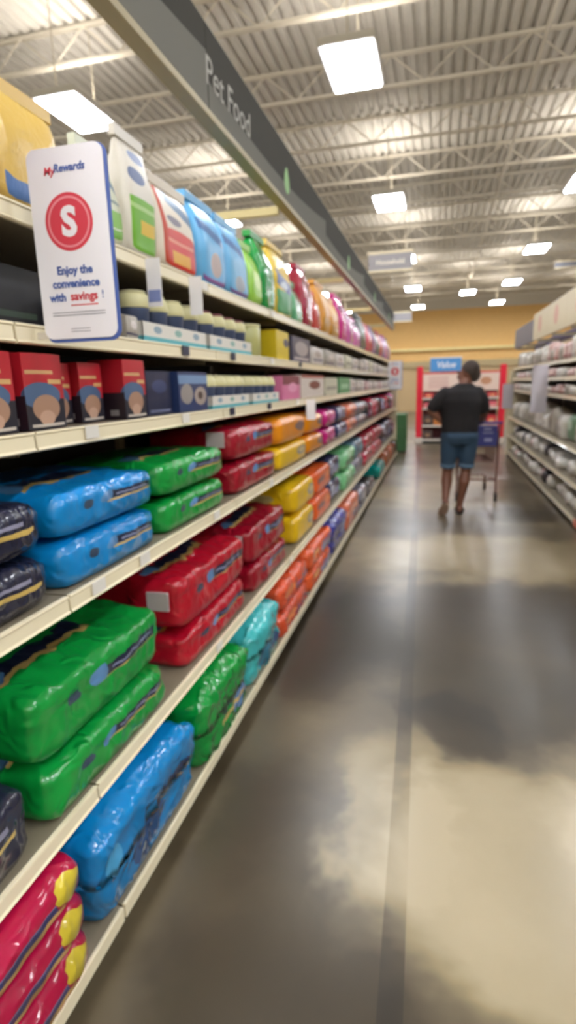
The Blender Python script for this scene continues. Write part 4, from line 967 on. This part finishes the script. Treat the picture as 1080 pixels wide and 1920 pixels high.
# t-shirt
bm = bmesh.new()
loft(bm, [(0, 0.0, 0.93, 0.205, 0.155), (0, 0.0, 1.0, 0.205, 0.155), (0, 0.012, 1.12, 0.216, 0.16), (0.005, 0, 1.28, 0.235, 0.15), (0.01, 0, 1.38, 0.215, 0.125), (0.02, 0, 1.43, 0.145, 0.09), (0.035, 0.0, 1.475, 0.075, 0.075)])
for S_, E_ in ((SL, EL), (SR_, ER)):
    limb(bm, [S_ + Vector((0.02 if S_.x < 0 else -0.02, 0, 0.0)), S_.lerp(E_, .4), S_.lerp(E_, .82)], [0.076, 0.078, 0.071], 14)
fuse('tshirt', bm, 0.012, SHIRT, P, 6)
# shorts with turned hems
bm = bmesh.new()
loft(bm, [(0, 0, 0.80, 0.16, 0.13), (0, -0.015, 0.88, 0.195, 0.155), (0, 0.0, 0.965, 0.192, 0.145)])
for H_, K_ in ((HIPL, KL), (HIPR, KR)):
    q = H_.lerp(K_, .76); limb(bm, [H_, H_.lerp(K_, .35), q + Vector((0, 0, 0.0))], [0.108, 0.102, 0.088], 16)
sh = fuse('shorts', bm, 0.012, DENIM, P, 5)
for H_, K_ in ((HIPL, KL), (HIPR, KR)):
    q = H_.lerp(K_, .80); dz = (K_-H_).normalized()*0.03
    link('hem', tube_bm([q - dz*0.4, q + dz], 0.0895, 18), HEM, sh)
# sandals
for ank, d, up in ((AR, (0.05, 1, 0), (0, 0, 1)), (AL, LD, LU)):
    d = Vector(d).normalized(); up = Vector(up).normalized(); s_ = d.cross(up)
    bm = bmesh.new(); c = ank - up*0.081; ring = []
    for lay in (0, 1):
        ring.append([bm.verts.new(c + up*(0.013*lay-0.004) + d*(0.055 + 0.135*math.cos(2*math.pi*k/20)) + s_*0.048*math.sin(2*math.pi*k/20)*(1+0.15*math.cos(2*math.pi*k/20))) for k in range(20)])
    bm.faces.new(ring[0][::-1]); bm.faces.new(ring[1])
    for k in range(20): bm.faces.new((ring[0][k], ring[0][(k+1) % 20], ring[1][(k+1) % 20], ring[1][k]))
    bmesh.ops.recalc_face_normals(bm, faces=bm.faces)
    so = link('sandal', bm, SOLE if ank is AL else STRAP, P, smooth=False)
    a0 = ank + d*0.085 - up*0.075
    pts = [a0 + s_*0.048*math.cos(a) + up*0.055*math.sin(a) for a in [math.pi*i/10 for i in range(11)]]
    link('strap', tube_bm(pts, 0.008, 8), STRAP, so)

# ------------------------------------------------------------------ shopping cart
CF = mat('cart_frame', '8a6a62', 0.35, metal=0.5); CBL = mat('cart_blue', '3a3f86', 0.4); CWH = mat('cart_print', '9a9cc8', 0.5)
CW = mat('cart_wheel', '2a2422', 0.6)
ct = thing('shopping_cart', 'shopping cart with blue seat panel pushed by the person', 'cart', (0.50, 7.24, 0))
hw = 0.235
bm = bmesh.new()
for sx in (-1, 1):
    add_tube(bm, [(sx*hw, 0.0, 1.0), (sx*hw, 0.12, 0.86), (sx*hw, 0.22, 0.30), (sx*hw, 0.16, 0.16), (sx*hw, 0.16, 0.11)], 0.013, 8)
    add_tube(bm, [(sx*hw, 0.2, 0.27), (sx*(hw-0.07), 0.98, 0.22), (sx*(hw-0.07), 0.98, 0.10)], 0.012, 8)
add_tube(bm, [(-hw, 0.21, 0.27), (hw, 0.21, 0.27)], 0.010, 8); add_tube(bm, [(-hw+0.06, 0.95, 0.22), (hw-0.06, 0.95, 0.22)], 0.010, 8)
for i in range(6):
    x_ = -0.18+i*0.072; add_tube(bm, [(x_, 0.21, 0.265), (x_*0.8, 0.95, 0.225)], 0.005, 6)
link('frame', bm, CF, ct)
bm = bmesh.new()     # wire basket
T0, T1, B0, B1 = 0.16, 1.02, 0.24, 0.96
def lerp(a, b, t): return a+(b-a)*t
for i in range(15):
    t_ = i/14
    for sx in (-1, 1):
        add_tube(bm, [(sx*lerp(hw+0.01, hw-0.05, t_), lerp(T0, T1, t_), lerp(0.90, 0.84, t_)), (sx*lerp(hw-0.03, hw-0.09, t_), lerp(B0, B1, t_), 0.5)], 0.0035, 5)
    add_tube(bm, [(-lerp(hw-0.03, hw-0.09, t_), lerp(B0, B1, t_), 0.5), (lerp(hw-0.03, hw-0.09, t_), lerp(B0, B1, t_), 0.5)], 0.0035, 5)
for i in range(9):
    t_ = i/8; add_tube(bm, [(lerp(-hw+0.05, hw-0.05, t_), T1, 0.84), (lerp(-hw+0.09, hw-0.09, t_), B1, 0.5)], 0.0035, 5)
for k in range(5):
    q = k/4; z_a, z_b = lerp(0.5, 0.90, q), lerp(0.5, 0.84, q); wa, wb = lerp(hw-0.03, hw+0.01, q), lerp(hw-0.09, hw-0.05, q); ya, yb = lerp(B0, T0, q), lerp(B1, T1, q)
    add_tube(bm, [(-wa, ya, z_a), (-wb, yb, z_b), (wb, yb, z_b), (wa, ya, z_a)], 0.006 if k == 4 else 0.004, 6)
link('basket', bm, CF, ct)
link('handle', tube_bm([(-hw-0.02, -0.02, 1.0), (hw+0.02, -0.02, 1.0)], 0.016, 12), CBL, ct)
sp = box('seat_panel', -hw+0.01, hw-0.01, 0.145, 0.16, 0.70, 0.955, CBL, ct, 0.006)
bm = bmesh.new()
for xa, xb, za, zb in ((0.06, 0.15, 0.90, 0.925), (0.05, 0.17, 0.86, 0.875), (0.07, 0.16, 0.76, 0.80)): add_box(bm, xa, xb, 0.1435, 0.1445, za, zb)
link('panel_print', bm, CWH, sp, smooth=False)
for sx, yy in ((-hw, 0.16), (hw, 0.16), (-hw+0.07, 0.98), (hw-0.07, 0.98)):
    w_ = link('wheel', tube_bm([(sx-0.014, yy, 0.058), (sx+0.014, yy, 0.058)], 0.057, 18), CW, ct, smooth=False)
    bm = bmesh.new()
    for dx in (-0.02, 0.02): add_box(bm, sx+dx-0.002, sx+dx+0.002, yy-0.018, yy+0.018, 0.05, 0.13)
    add_box(bm, sx-0.022, sx+0.022, yy-0.018, yy+0.018, 0.125, 0.131)
    link('fork', bm, CF, w_, smooth=False)
